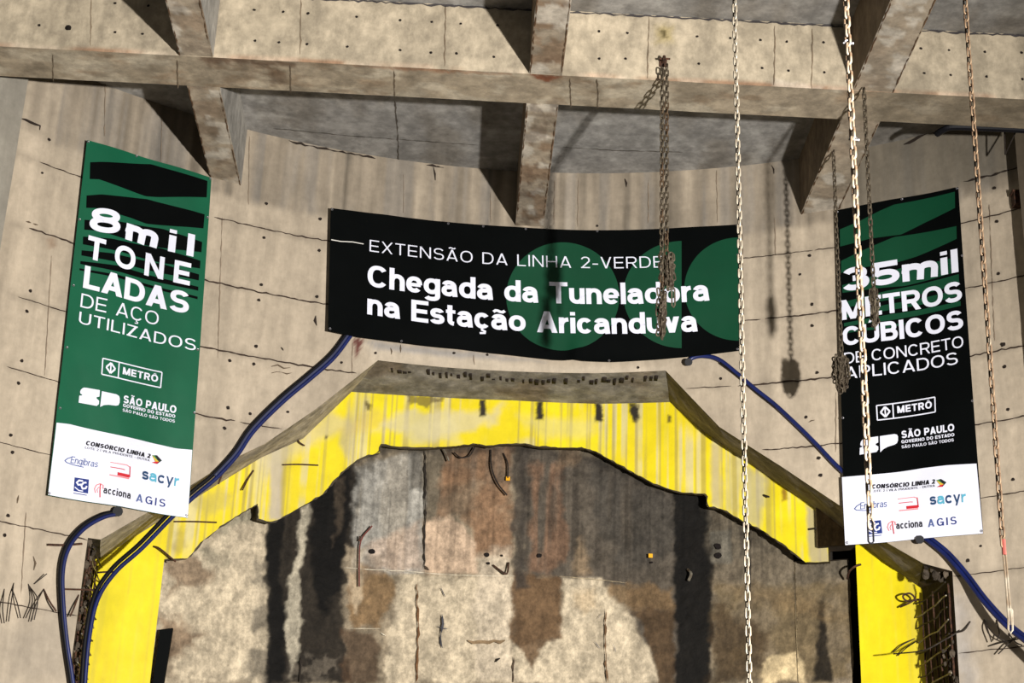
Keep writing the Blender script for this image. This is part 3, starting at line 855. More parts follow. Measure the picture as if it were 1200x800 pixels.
# concrete stub under the right haunch
sm = MB()
a0, a1 = sz(958, 620, RY)[0, 0], sz(1002, 620, RY)[0, 0]
zb0 = sz(980, 641, RY)[0, 1]
ss = np.linspace(a0, a1, 16); zr = np.linspace(0, 1, 16)
zt_ = np.interp(ss, sT, zT) + .02
S = np.repeat(ss[:, None], 16, 1); Z = zb0 + (zt_[:, None] - zb0) * zr[None]
P = cyl(S, Z, RY - .09 + .03 * (fbm(S * 6, Z * 3, 3) - .5))
sm.grid(P, lin((120, 100, 70))[None] * (.6 + .7 * fbm(S.ravel() * 9, Z.ravel() * 1, 8))[:, None])
sm.grid(np.stack([P[:, 0], cyl(ss, zb0, RY + .2)], 0), lin((60, 50, 38)))
sm.grid(np.stack([P[0], cyl(S[0], Z[0], RY + .02)], 0), lin((80, 68, 50)))
sm.grid(np.stack([P[-1], cyl(S[-1], Z[-1], RY + .02)], 0), lin((80, 68, 50)))
so = adopt(sm.build('concrete_stub', M_REV), arch); so['label'] = 'bare grey brown concrete stub'

# ------------------------------------------------------------------ stroke lettering (grotesque capitals and lower case)
def arc(cx, cy, rx, ry, a0, a1, n=18, e=2.25):
    out = []
    for k in range(n + 1):
        t = math.radians(a0 + (a1 - a0) * k / n)
        c, s = math.cos(t), math.sin(t)
        out.append((cx + rx * math.copysign(abs(c) ** (2 / e), c), cy + ry * math.copysign(abs(s) ** (2 / e), s)))
    return out


XH = 0.735
WID = dict(A=.74, B=.68, C=.74, D=.73, E=.62, F=.6, G=.78, H=.72, I=0, J=.5, L=.56, M=.86, N=.72, O=.80, P=.66, R=.7, S=.68, T=.66, U=.70, V=.70, X=.72, Z=.64)
WID.update({'2': .58, '3': .60, '5': .60, '8': .62, 'a': .58, 'b': .6, 'c': .56, 'd': .60, 'e': .58, 'g': .60, 'h': .56, 'i': 0, 'l': 0, 'm': .90, 'n': .56, 'o': .61, 'r': .36, 's': .53, 't': .34,
            'u': .56, 'v': .56, 'y': .56, '-': .36, '|': 0, ' ': .30})
BASE = {'Ã': ('A', '~'), 'Ç': ('C', ','), 'Ó': ('O', "'"), 'Ô': ('O', '^'), 'Ú': ('U', "'"), 'ç': ('c', ','), 'ã': ('a', '~')}


def glyph(ch, t, wd=1.0):
    """strokes of one character at cap height 1: ('p', polyline, thickness) and ('q', quad)"""
    acc = None
    if ch in BASE: ch, acc = BASE[ch]
    W = WID[ch] * wd if WID[ch] else t
    h = t / 2; L, Rr, B, T, X = h, W - h, h, 1 - h, XH - h
    th = t * 1.12
    P = lambda *p: ('p', list(p), t)
    D = lambda x0, y0, x1, y1, k=th: ('q', [(x0 - k / 2, y0), (x0 + k / 2, y0), (x1 + k / 2, y1), (x1 - k / 2, y1)])
    o = []
    mid = .5
    if ch == 'A': o = [D(th / 2, 0, W / 2, 1), D(W - th / 2, 0, W / 2, 1), P((W * .2, .23 + h * .5), (W * .8, .23 + h * .5))]
    elif ch == 'B': o = [P((L, 0), (L, 1)), P((L, T), (W * .55, T), *arc(W * .55, (T + .52) / 2, W * .39 - h, (T - .52) / 2, 90, -90), (L, .52)), P((W * .5, .52), *arc(W * .57, (B + .52) / 2, W * .43 - h, (.52 - B) / 2, 90, -90), (L, B))]
    elif ch == 'C': o = [P(*arc(W / 2, .5, W / 2 - h, .5 - h, 38, 322, 30))]
    elif ch == 'D': o = [P((L, 0), (L, 1)), P((L, T), (W * .42, T), *arc(W * .42, .5, W * .58 - h, .5 - h, 90, -90, 24), (L, B))]
    elif ch == 'E': o = [P((L, 0), (L, 1)), P((L, T), (W, T)), P((L, B), (W, B)), P((L, mid), (W * .93, mid))]
    elif ch == 'F': o = [P((L, 0), (L, 1)), P((L, T), (W, T)), P((L, mid), (W * .9, mid))]
    elif ch == 'G': o = [P(*arc(W / 2, .5, W / 2 - h, .5 - h, 38, 330, 30)), P((Rr, 0), (Rr, .5)), P((W * .52, .46), (W, .46))]
    elif ch == 'H': o = [P((L, 0), (L, 1)), P((Rr, 0), (Rr, 1)), P((L, mid), (Rr, mid))]
    elif ch == 'I' or ch == 'l' or ch == '|': o = [P((h, 0), (h, 1))]
    elif ch == 'L': o = [P((L, 0), (L, 1)), P((L, B), (W, B))]
    elif ch == 'M': o = [P((L, 0), (L, 1)), P((Rr, 0), (Rr, 1)), D(W / 2, 0, L, 1), D(W / 2, 0, Rr, 1)]
    elif ch == 'N': o = [P((L, 0), (L, 1)), P((Rr, 0), (Rr, 1)), D(Rr, 0, L, 1)]
    elif ch == 'O': o = [P(*arc(W / 2, .5, W / 2 - h, .5 - h, 0, 360, 40))]
    elif ch == 'P': o = [P((L, 0), (L, 1)), P((L, T), (W * .55, T), *arc(W * .55, (T + .42) / 2, W * .45 - h, (T - .42) / 2, 90, -90), (L, .42))]
    elif ch == 'R': o = [P((L, 0), (L, 1)), P((L, T), (W * .55, T), *arc(W * .55, (T + .46) / 2, W * .43 - h, (T - .46) / 2, 90, -90), (L, .46)), D(W - th * .5, 0, W * .56, .46)]
    elif ch == 'S': o = [P(*arc(W / 2, (T + .51) / 2, W * .47 - h, (T - .51) / 2, 20, 265, 22), *arc(W / 2, (B + .51) / 2, W * .5 - h, (.51 - B) / 2, 85, -160, 22))]
    elif ch == 'T': o = [P((W / 2, 0), (W / 2, 1)), P((0, T), (W, T))]
    elif ch == 'U': o = [P((L, 1), (L, .36), *arc(W / 2, .36, W / 2 - h, .36 - h, 180, 360, 20), (Rr, 1))]
    elif ch == 'V': o = [D(W / 2, 0, th / 2, 1), D(W / 2, 0, W - th / 2, 1)]
    elif ch == 'X': o = [D(th / 2, 0, W - th / 2, 1), D(W - th / 2, 0, th / 2, 1)]
    elif ch == 'Z': o = [P((0, T), (W, T)), P((0, B), (W, B)), D(th * .75, B, W - th * .75, T, th * 1.2)]
    elif ch == '2': o = [P(*arc(W / 2, .70, W / 2 - h, .30 - h, 165, -25, 18), (L + h * .4, B)), P((0, B), (W, B))]
    elif ch == '3': o = [P(*arc(W * .48, (T + .52) / 2, W * .45 - h, (T - .52) / 2, 160, -90, 20), (W * .4, .52)), P((W * .4, .52), *arc(W * .5, (B + .52) / 2, W * .5 - h, (.52 - B) / 2, 90, -162, 22))]
    elif ch == '5': o = [P((W * .12, T), (W * .95, T)), P((W * .16 + h * .3, 1), (W * .09 + h * .3, .42)), P(*arc(W * .48, .33, W * .52 - h, .33 - h, 150, -160, 26))]
    elif ch == '8': o = [P(*arc(W / 2, (T + .53) / 2, W * .46 - h, (T - .53) / 2, 0, 360, 30)), P(*arc(W / 2, (B + .53) / 2, W * .5 - h, (.53 - B) / 2, 0, 360, 30))]
    elif ch == 'a':
        o = [P(*arc(W * .47, X - .2, W * .47 - h, .2, 160, 0, 14), (Rr, 0)),
             P((Rr, .44), (W * .45, .42), *arc(W * .42, (.42 + B) / 2, W * .42 - h, (.42 - B) / 2, 90, 270, 16), (W * .5, B), (Rr, .2))]
    elif ch == 'b': o = [P((L, 0), (L, 1)), P(*arc(W / 2, XH / 2, W / 2 - h, XH / 2 - h, 0, 360, 30))]
    elif ch == 'c': o = [P(*arc(W / 2, XH / 2, W / 2 - h, XH / 2 - h, 38, 322, 26))]
    elif ch == 'd': o = [P((Rr, 0), (Rr, 1)), P(*arc(W / 2, XH / 2, W / 2 - h, XH / 2 - h, 0, 360, 30))]
    elif ch == 'e': o = [P(*arc(W / 2, XH / 2, W / 2 - h, XH / 2 - h, 0, 318, 28)), ('p', [(L, XH / 2 - .01), (W - h * .6, XH / 2 - .01)], t * .85)]
    elif ch == 'g': o = [P(*arc(W / 2, XH / 2 + .01, W / 2 - h, XH / 2 - h - .01, 0, 360, 30)), P((Rr, XH), (Rr, -.05), *arc(W / 2, -.05, W / 2 - h, .24 - h, 0, -155, 16))]
    elif ch in 'hn': o = [P((L, 0), (L, 1 if ch == 'h' else XH)), P((L, .34), *arc(W / 2, .38, W / 2 - h, X - .38, 180, 0, 16), (Rr, 0))]
    elif ch == 'i': o = [P((h, 0), (h, XH)), P((h, .84), (h, 1))]
    elif ch == 'm': o = [P((L, 0), (L, XH)), P((L, .36), *arc(W * .28 + h * .25, .4, W * .22, X - .4, 180, 0, 14), (W / 2, 0)), P((W / 2, .36), *arc(W * .75 - h * .25, .4, W * .25 - h * .5 - .0, X - .4, 180, 0, 14), (Rr, 0))]
    elif ch == 'o': o = [P(*arc(W / 2, XH / 2, W / 2 - h, XH / 2 - h, 0, 360, 30))]
    elif ch == 'r': o = [P((L, 0), (L, XH)), P((L, .34), *arc(W, .34, W - h, X - .34, 180, 92, 10))]
    elif ch == 's': o = [P(*arc(W / 2, (X + .37) / 2, W * .47 - h, (X - .37) / 2, 15, 265, 18), *arc(W / 2, (B + .37) / 2, W * .5 - h, (.37 - B) / 2, 85, -165, 18))]
    elif ch == 't': o = [P((W * .42, .94), (W * .42, .24), *arc(W * .9, .24, W * .48, .24 - h, 180, 265, 8)), ('p', [(0, X), (W, X)], t * .85)]
    elif ch == 'u': o = [P((L, XH), (L, .34), *arc(W / 2, .34, W / 2 - h, .34 - h, 180, 360, 16), (Rr, .4)), P((Rr, 0), (Rr, XH))]
    elif ch == 'v': o = [D(W / 2, 0, th / 2, XH), D(W / 2, 0, W - th / 2, XH)]
    elif ch == 'y': o = [D(W / 2, 0, th / 2, XH), D(W / 2 - .13, -.24, W - th / 2, XH)]
    elif ch == '-': o = [P((0, .36), (W, .36))]
    cx = W / 2
    top = XH if ch.islower() else 1.0
    if acc == '~': o.append(('p', [(cx - .21, top + .09), (cx - .13, top + .16), (cx - .05, top + .155), (cx + .05, top + .105), (cx + .13, top + .10), (cx + .21, top + .17)], min(t, .12)))
    if acc == "'": o.append(('q', [(cx - .07, top + .06), (cx + .03, top + .06), (cx + .16, top + .22), (cx + .0, top + .22)]))
    if acc == '^':
        o.append(('q', [(cx - .20, top + .05), (cx - .09, top + .05), (cx + .05, top + .19), (cx - .05, top + .19)])); o.append(('q', [(cx + .20, top + .05), (cx + .09, top + .05), (cx - .05, top + .19), (cx + .05, top + .19)]))
    if acc == ',': o.append(('p', [(cx, .03), (cx, -.07), (cx + .1, -.12), (cx + .09, -.2), (cx - .09, -.22)], min(t * .6, .09)))
    return o, W


def stroke_quads(pts, t, step=.12):
    q = [pts[0]]
    for a, b in zip(pts[:-1], pts[1:]):
        L = math.hypot(b[0] - a[0], b[1] - a[1])
        if L < 1e-5: continue
        k = max(1, int(L / step))
        for i in range(1, k + 1): q.append((a[0] + (b[0] - a[0]) * i / k, a[1] + (b[1] - a[1]) * i / k))
    q = np.array(q)
    closed = np.linalg.norm(q[0] - q[-1]) < 1e-4
    d = np.diff(q, axis=0); d /= np.linalg.norm(d, axis=1)[:, None]
    n = np.stack([-d[:, 1], d[:, 0]], 1)
    if closed: n0 = np.vstack([n[-1:], n]); n1 = np.vstack([n, n[:1]])
    else: n0 = np.vstack([n[:1], n]); n1 = np.vstack([n, n[-1:]])
    mm = n0 + n1; mm /= np.linalg.norm(mm, axis=1)[:, None] + 1e-9
    mm = mm / np.maximum((mm * n1).sum(1), .45)[:, None]
    return q + mm * t / 2, q - mm * t / 2


class Sheet:
    """print layers on a hanging banner: surface coordinates to space, following the cloth's folds"""
    def __init__(s, folds, gap=.105):
        s.folds = folds; s.gap = gap

    def szl(s, pts):
        return szl(pts, R - s.gap)

    def place(s, a, b, layer=0):
        a = np.asarray(a, float); b = np.asarray(b, float)
        return cyl(a, b, R - s.gap - s.folds(a, b) - .006 * layer)

    def ruled(s, mb, top, bot, nu, nvv, layer, mi=0):
        A = s.szl(top); Bq = s.szl(bot)
        def res(q):
            L = np.r_[0, np.cumsum(np.linalg.norm(np.diff(q, axis=0), axis=1))]; L /= L[-1]
            t = np.linspace(0, 1, nu)
            return np.stack([np.interp(t, L, q[:, k]) for k in (0, 1)], 1)
        A = res(A); Bq = res(Bq)
        k = np.linspace(0, 1, nvv)
        Q = A[:, None] * (1 - k)[None, :, None] + Bq[:, None] * k[None, :, None]
        mb.grid(s.place(Q[..., 0], Q[..., 1], layer), None, mi)

    def poly(s, mb, pts, layer, mi=0):
        q = s.szl(pts); mb.add(s.place(q[:, 0], q[:, 1], layer), [tuple(range(len(q)))], None, mi)

    def line(s, mb, pts, wpx, layer, mi=0):
        q = s.szl(pts); A, B_ = stroke_quads([tuple(p) for p in q], wpx * .0117, .1)
        mb.grid(np.stack([s.place(A[:, 0], A[:, 1], layer), s.place(B_[:, 0], B_[:, 1], layer)], 0), None, mi)

    def text(s, mb, txt, base, cap, t, wd=1.0, gap=.14, layer=2, mi=0, lean=0.0, slant=0.0, mats=None):
        """base: baseline pixels left to right (2 or 3 points); cap: capital height in pixels"""
        q = s.szl(base)
        tops = s.szl([(base[0][0] + lean * cap, base[0][1] - cap)])[0]
        upv = tops - q[0]
        pos = 0; items = []
        for i, ch in enumerate(txt):
            if ch == ' ': pos += WID[' '] * wd + gap; continue
            g, W = glyph(ch, t, wd); items.append((pos, g, i)); pos += W + gap
        tot = pos - gap
        def mp(x, y):
            u = np.asarray(x) / tot
            if len(q) == 3:
                um = np.linalg.norm(q[1] - q[0]) / (np.linalg.norm(q[1] - q[0]) + np.linalg.norm(q[2] - q[1]))
                l0 = (u - um) * (u - 1) / (um); l1 = u * (u - 1) / (um * (um - 1)); l2 = u * (u - um) / (1 - um)
                b = l0[..., None] * q[0] + l1[..., None] * q[1] + l2[..., None] * q[2]
            else:
                b = q[0] + u[..., None] * (q[1] - q[0])
            return b + np.asarray(y)[..., None] * upv
        for x0, g, i in items:
            m_ = mi if mats is None else mats[i]
            for op in g:
                if op[0] == 'p':
                    A, B_ = stroke_quads(op[1], op[2])
                else:
                    Q = np.array(op[1]); k = np.linspace(0, 1, 7)[:, None]
                    A = Q[0] * (1 - k) + Q[3] * k; B_ = Q[1] * (1 - k) + Q[2] * k
                a = mp(A[:, 0] + x0 + slant * A[:, 1], A[:, 1]); b = mp(B_[:, 0] + x0 + slant * B_[:, 1], B_[:, 1])
                mb.grid(np.stack([s.place(a[:, 0], a[:, 1], layer), s.place(b[:, 0], b[:, 1], layer)], 0), None, m_)


def frame_box(sh, mb, c, wpx, layer, mi=0):
    sh.line(mb, [c[0], c[1]], wpx, layer, mi); sh.line(mb, [c[1], c[2]], wpx, layer, mi)
    sh.line(mb, [c[2], c[3]], wpx, layer, mi); sh.line(mb, [c[3], c[0]], wpx, layer, mi)


def lerp2(c, u, v):
    """bilinear point in a quad TL TR BR BL"""
    tl, tr, br, bl = (np.array(p, float) for p in c)
    return tuple((tl * (1 - u) + tr * u) * (1 - v) + (bl * (1 - u) + br * u) * v)


def banner_lower(sh, root, metro, s_quad, p_quad, gov, foot_top, foot_bot, lean):
    """emblems and sponsor strip shared by the two tall banners; every quad is given TL TR BR BL"""
    b = MB()
    frame_box(sh, b, metro, 1.5, 2)
    d0, d1 = lerp2(metro, .275, 0), lerp2(metro, .275, 1); sh.line(b, [d0, d1], 1.5, 2)
    c = lerp2(metro, .14, .5)
    ux = (np.array(metro[1]) - metro[0]) / np.linalg.norm(np.array(metro[1]) - metro[0]); uy = (np.array(metro[3]) - metro[0]) / np.linalg.norm(np.array(metro[3]) - metro[0])
    pt = lambda a, q: tuple(np.array(c) + a * ux + q * uy)
    frame_box(sh, b, [pt(0, -6), pt(5.4, 0), pt(0, 6), pt(-5.4, 0)], 2.2, 2)
    sh.line(b, [pt(0, -5), pt(0, 5)], 1.6, 2)
    sh.text(b, 'METRÔ', [lerp2(metro, .345, .70), lerp2(metro, .945, .70)], 8.3, .2, 1.0, .12, 2, lean=lean)
    o = adopt(b.build('transport_emblem', M_WHITE), root)
    # state emblem: two heavy rounded blocks and three lines
    b = MB()
    P = lambda u, v: lerp2(s_quad, u, v)
    sh.poly(b, [P(.08, .10), P(.16, .02), P(.30, .0), P(1, .0), P(1, .40), P(.86, .46), P(.86, .54), P(1, .66), P(1, .86), P(.90, 1), P(-.02, 1), P(-.02, .56), P(.12, .52), P(.12, .47), P(.02, .42), P(.0, .32), P(.02, .2)], 2)
    adopt(b.build('letter_block', M_WHITE), root); b = MB()
    P = lambda u, v: lerp2(p_quad, u, v)
    sh.poly(b, [P(0, 0), P(.8, 0), P(.95, .08), P(1, .25), P(1, .55), P(.94, .74), P(.8, .80), P(.42, .80), P(.18, .86), P(0, 1)], 2)
    adopt(b.build('letter_block', M_WHITE), root); b = MB()
    sh.text(b, 'SÃO PAULO', gov[0], gov[3], .21, 1.05, .09, 2, lean=lean)
    adopt(b.build('caption_lettering', M_WHITE), root); b = MB()
    sh.text(b, 'GOVERNO DO ESTADO', gov[1], 3.8, .2, 1.0, .1, 2, lean=lean)
    adopt(b.build('caption_lettering', M_WHITE), root); b = MB()
    sh.text(b, 'SÃO PAULO SÃO TODOS', gov[2], 3.4, .17, 1.0, .1, 2, lean=lean)
    adopt(b.build('caption_lettering', M_WHITE), root)
    b = MB()
    sh.ruled(b, foot_top, foot_bot, 40, 26, 1)
    fp = adopt(b.build('footer_panel', M_WHITE, smooth=True), root); fp['label'] = 'white strip with six sponsor marks'
    return fp


def sub(mb, name, mats, parent):
    o = mb.build(name, mats); o.parent = parent; return o


def sponsor_marks(sh, fp, q, lean):
    """q maps the layout measured on the left banner to this banner"""
    def make(name, mats, fn):
        b = MB(); fn(b); o = sub(b, name, mats, fp); return o
    slope = np.array(q(200, 540)) - np.array(q(100, 520))
    def consortium(b):
        sh.text(b, 'CONSÓRCIO LINHA 2', [q(100.3, 521.2), q(175.6, 537)], 5.2, .24, 1.0, .1, 3, 0, lean, .12)
        sh.text(b, 'LOTE 2 | VILA PRUDENTE - DUTRA', [q(99.6, 525.4), q(175.2, 540.8)], 2.7, .15, 1.0, .12, 3, 1, lean)
    make('sponsor_logo', [M_INK, M_GREYINK], consortium)
    def chevron(b):
        sh.poly(b, [q(178, 533.3), q(183.5, 533.6), q(189.6, 539.6), q(186, 541)], 3, 4)
        sh.poly(b, [q(178, 533.3), q(186, 541), q(182, 541.5)], 3.3, 3)
        sh.poly(b, [q(189.6, 539.6), q(184, 543.6), q(178.5, 542), q(182, 541), q(186, 540)], 3.2, 0)
        sh.poly(b, [q(182, 540.8), q(186, 541), q(183.4, 543.6), q(177.5, 542)], 3.5, 2)
        sh.poly(b, [q(181, 533.3), q(184, 533.6), q(189.6, 539.6), q(185, 539.8)], 3.1, 0)
    make('sponsor_logo', [M_INK, M_GREYINK, M_RED, M_GOLD, M_LEAF], chevron)
    def swoosh(b):
        sh.text(b, 'Engibras', [q(82.5, 542.2), q(113.8, 547.8)], 8.0, .11, 1.0, .12, 3, 0, lean, .15)
        pts = [q(84, 535.5), q(79, 537.2), q(76, 539.6), q(78, 541.8), q(86, 544.6), q(98, 547.3)]
        sh.line(b, pts, 1.0, 3, 1)
    make('sponsor_logo', [M_SLATE, M_SLATE], swoosh)
    def redbox(b):
        sh.line(b, [q(128.6, 542), q(148, 545.4), q(151.2, 547.6)], .9, 3, 1)
        sh.line(b, [q(151.6, 547), q(151.2, 559.5)], 1.1, 3, 0)
        sh.line(b, [q(128.6, 547.4), q(142, 549.9), q(145.5, 551)], .9, 3, 0)
        sh.poly(b, [q(137, 553.6), q(151, 556.6), q(150.6, 560.3), q(136.8, 557.4)], 3, 0)
        sh.line(b, [q(127.6, 556.6), q(150.4, 561.3)], 1.3, 3, 1)
    make('sponsor_logo', [M_RED, M_PINK], redbox)
    def wave(b):
        sh.text(b, 'sacyr', [q(165.6, 561.2), q(209, 570.4)], 13.2, .19, 1.7, .16, 3, 0, lean, 0, [0, 1, 0, 0, 1])
    make('sponsor_logo', [pmat('petrol_ink', (34, 66, 104), .6), M_TEAL], wave)
    def square(b):
        sh.poly(b, [q(87.6, 559.2), q(104, 561.8), q(103, 578.2), q(86.4, 575.2)], 3, 0)
        sh.line(b, [q(97, 563.6), q(92.5, 562.8), q(89.8, 565.4), q(91.5, 568), q(95.5, 567.6)], 1.9, 3.6, 1)
        sh.line(b, [q(101, 565.4), q(97.6, 565.6), q(95, 569), q(96.5, 572.6), q(100, 572.2), q(101.4, 569.5)], 1.9, 3.6, 1)
        sh.line(b, [q(87.4, 570.6), q(92, 574.6), q(97, 575.4)], 1.2, 3.6, 1)
        sh.line(b, [q(86, 577.6), q(101.5, 580.2)], .9, 3, 0)
    make('sponsor_logo', [M_NAVY, M_WHITE], square)
    def leaf(b):
        sh.line(b, [q(111.5, 577.6), q(110.4, 572.6), q(112.5, 568.6), q(117, 566.8), q(120.4, 569), q(120.2, 573)], 1.0, 3, 1)
        sh.line(b, [q(114, 577.6), q(113.4, 573.6), q(115.4, 571), q(118, 571.6)], .8, 3, 1)
        sh.line(b, [q(117.2, 567.4), q(116.6, 575), q(116.6, 583)], 1.1, 3, 0)
        sh.text(b, 'acciona', [q(120.4, 578.0), q(152.2, 585.0)], 8.6, .17, 1.0, .13, 3, 2, lean)
    make('sponsor_logo', [M_RED, M_PINK, M_INK], leaf)
    def stencil(b):
        sh.text(b, 'AGIS', [q(158.8, 587.6), q(193.4, 594.2)], 9.0, .14, .95, .3, 3, 0, lean, 0, [1, 0, 0, 0])
    make('sponsor_logo', [M_NAVY, M_SLATE], stencil)


def eyelets(sh, root, pts):
    for x, y in pts:
        q = sh.szl([(x, y)])[0]
        mb = MB()
        c = sh.place(q[0], q[1], 0)
        th = q[0] / R
        inw = np.array([-math.sin(th), -math.cos(th), 0]); tx = np.array([math.cos(th), -math.sin(th), 0])
        ring = [c + inw * .008 + .013 * (math.cos(a) * tx + math.sin(a) * np.array([0, 0, 1])) for a in np.linspace(0, 2 * math.pi, 10, endpoint=False)]
        mb.tube(ring, .006, 5, closed=True)
        adopt(mb.build('eyelet', M_STEEL), root)


# ---- left banner
def folds_left(a, b):
    return .018 * np.sin(a * 5.1 + b * .9) * .7 + .024 * (fbm(a * 1.6, b * .8, 91) - .5) + .012 * np.exp(-((a + 3.95) / .1) ** 2) * sstep(9.5, 8.2, b)


lb = thing('banner', cyl(-4.9, 6.9, R - .06), 'tall green banner reading 8mil TONELADAS with white footer', 'banner', 'banners on the shaft wall')
sh = Sheet(folds_left)
b = MB(); sh.ruled(b, [(102, 164), (150, 178), (200, 193.5), (248, 208)], [(56, 580), (140, 593.5), (220, 607)], 60, 130, 0)
adopt(b.build('cloth', M_GREEN, smooth=True), lb)
b = MB()
for top, bot in (([(105.5, 190.2), (118, 190), (177, 192.2), (243, 212)], [(105, 209.8), (116, 210.5), (171, 229.8), (186, 231), (242, 231.4)]),
                 ([(101.5, 229), (118, 228), (172, 233), (239.5, 251.4)], [(101, 243.5), (113, 244), (155, 256), (172, 262), (200, 265), (238, 268)]),
                 ([(99.2, 257.5), (140, 260), (190, 268), (236.5, 284)], [(98.8, 269), (116, 271), (170, 287), (200, 292), (235.5, 296)]),
                 ([(97.5, 277), (130, 280), (190, 291), (234.5, 306)], [(97.2, 286), (140, 295), (190, 308), (233.8, 315)]),
                 ([(95.8, 293), (130, 297), (190, 309), (232.8, 322)], [(95.6, 299), (140, 308), (190, 320), (232.4, 329)]),
                 ([(94.6, 305.5), (140, 312), (232, 336.5)], [(94.4, 309), (140, 319), (231.8, 341)]),
                 ([(93.6, 314), (140, 323), (231.2, 348)], [(93.5, 316.3), (140, 326.5), (231, 351)])):
    sh.ruled(b, top, bot, 40, 8, 1)
adopt(b.build('black_stripes', M_BLACK, smooth=True), lb)
LN = .105
b = MB()
sh.text(b, '8', [(103.6, 270.5), (139.4, 276)], 28.5, .225, 1.5, .2, 2, 0, LN)
sh.text(b, 'mil', [(146, 280.6), (225.8, 301.6)], 26, .27, 1.35, .42, 2, 0, LN)
adopt(b.build('headline_lettering', M_WHITE), lb); b = MB()
sh.text(b, 'TONE', [(100.8, 302.2), (221.5, 335.4)], 26.6, .20, 1.12, .42, 2, 0, LN)
adopt(b.build('headline_lettering', M_WHITE), lb); b = MB()
sh.text(b, 'LADAS', [(97, 336.8), (220, 368.6)], 26, .20, 1.05, .06, 2, 0, LN)
adopt(b.build('headline_lettering', M_WHITE), lb); b = MB()
sh.text(b, 'DE AÇO', [(94, 359.4), (185.4, 381.2)], 16, .105, 1.05, .14, 2, 0, LN)
adopt(b.build('headline_lettering', M_WHITE), lb); b = MB()
sh.text(b, 'UTILIZADOS', [(92, 378.4), (228.4, 411.8)], 13.6, .115, 1.0, .14, 2, 0, LN)
adopt(b.build('headline_lettering', M_WHITE), lb)
fp = banner_lower(sh, lb, [(119.8, 420.2), (189.6, 436.2), (188, 454.2), (118.6, 438.8)], [(94.5, 453), (116.5, 457.4), (115.2, 476.2), (92.6, 471.6)], [(118.8, 458.6), (140, 463.4), (139, 479.6), (116.8, 477)],
                  ([(143.6, 472.2), (205.8, 484.6)], [(143.2, 476.8), (204.8, 489.8)], [(142.8, 482.2), (204.4, 495.4)], 9), [(66.4, 495), (81.6, 496.5), (120, 506), (159, 514.5), (190, 521.5), (206.6, 525.5), (224.8, 527.4)],
                  [(56.2, 579.6), (140, 593.2), (219.8, 606.6)], LN)
sponsor_marks(sh, fp, lambda x, y: (x, y), LN)
eyelets(sh, lb, [(103, 166.5), (160, 182.8), (246.5, 209.5), (93.5, 257), (86.5, 334), (78.5, 407), (70.5, 478), (243, 255), (231, 410), (227, 484), (57.8, 577.8), (218.5, 603.5)])

# ---- right banner
def folds_right(a, b):
    return .012 * np.sin(a * 4.3 - b * .7) + .018 * (fbm(a * 1.5, b * .9, 95) - .5)


rbn = thing('banner', cyl(5.3, 6.5, R - .06), 'tall black banner reading 35mil METROS CÚBICOS with white footer', 'banner', 'banners on the shaft wall')
sh = Sheet(folds_right)
b = MB(); sh.ruled(b, [(979, 246), (1050, 233), (1123, 219)], [(991, 639), (1070, 632), (1152, 625)], 60, 130, 0)
adopt(b.build('cloth', M_BLACK, smooth=True), rbn)
b = MB()
for top, bot in (([(984, 268.5), (1008, 259), (1030, 248), (1048, 240), (1119, 224.6)], [(984.4, 288.5), (1020, 280), (1056, 275), (1085, 260), (1119.3, 243.6)]),
                 ([(985.5, 305.5), (1008, 295), (1048, 278), (1121, 265)], [(985.8, 319.5), (1010, 314), (1050, 308), (1075, 300), (1121.5, 280)]),
                 ([(987, 334), (1020, 325), (1060, 313), (1090, 308), (1123, 301)], [(987.2, 343), (1030, 338), (1060, 335), (1124, 318)]),
                 ([(988, 354), (1040, 341), (1124, 321.5)], [(988.2, 361), (1040, 352), (1124.6, 334)]),
                 ([(988.5, 368), (1040, 357), (1125, 339)], [(988.7, 372.5), (1040, 364), (1125.4, 347)]),
                 ([(989, 378.5), (1040, 369), (1126, 353)], [(989.1, 382.5), (1040, 376), (1126.3, 358.5)]),
                 ([(989.3, 388), (1040, 381), (1060, 378)], [(989.4, 390.4), (1040, 384.5), (1060, 380)])):
    sh.ruled(b, top, bot, 40, 8, 1)
adopt(b.build('green_stripes', M_DGREEN, smooth=True), rbn)
RL = -.05
b = MB()
sh.text(b, '35', [(987.2, 342.6), (1055, 331.2)], 27, .235, 1.5, .07, 2, 0, RL)
sh.text(b, 'mil', [(1058, 330.6), (1124, 319)], 27, .27, 1.5, .14, 2, 0, RL)
adopt(b.build('headline_lettering', M_WHITE), rbn); b = MB()
sh.text(b, 'METROS', [(987, 375.2), (1128.6, 352.6)], 23, .20, 1.1, .06, 2, 0, RL)
adopt(b.build('headline_lettering', M_WHITE), rbn); b = MB()
sh.text(b, 'CÚBICOS', [(988, 405.6), (1130, 385.6)], 22, .20, 1.06, .07, 2, 0, RL)
adopt(b.build('headline_lettering', M_WHITE), rbn); b = MB()
sh.text(b, 'DE CONCRETO', [(990, 427), (1130, 407.2)], 13.2, .12, 1.05, .11, 2, 0, RL)
adopt(b.build('headline_lettering', M_WHITE), rbn); b = MB()
sh.text(b, 'APLICADOS', [(991, 444.8), (1123.4, 427)], 14, .12, 1.05, .12, 2, 0, RL)
adopt(b.build('headline_lettering', M_WHITE), rbn)
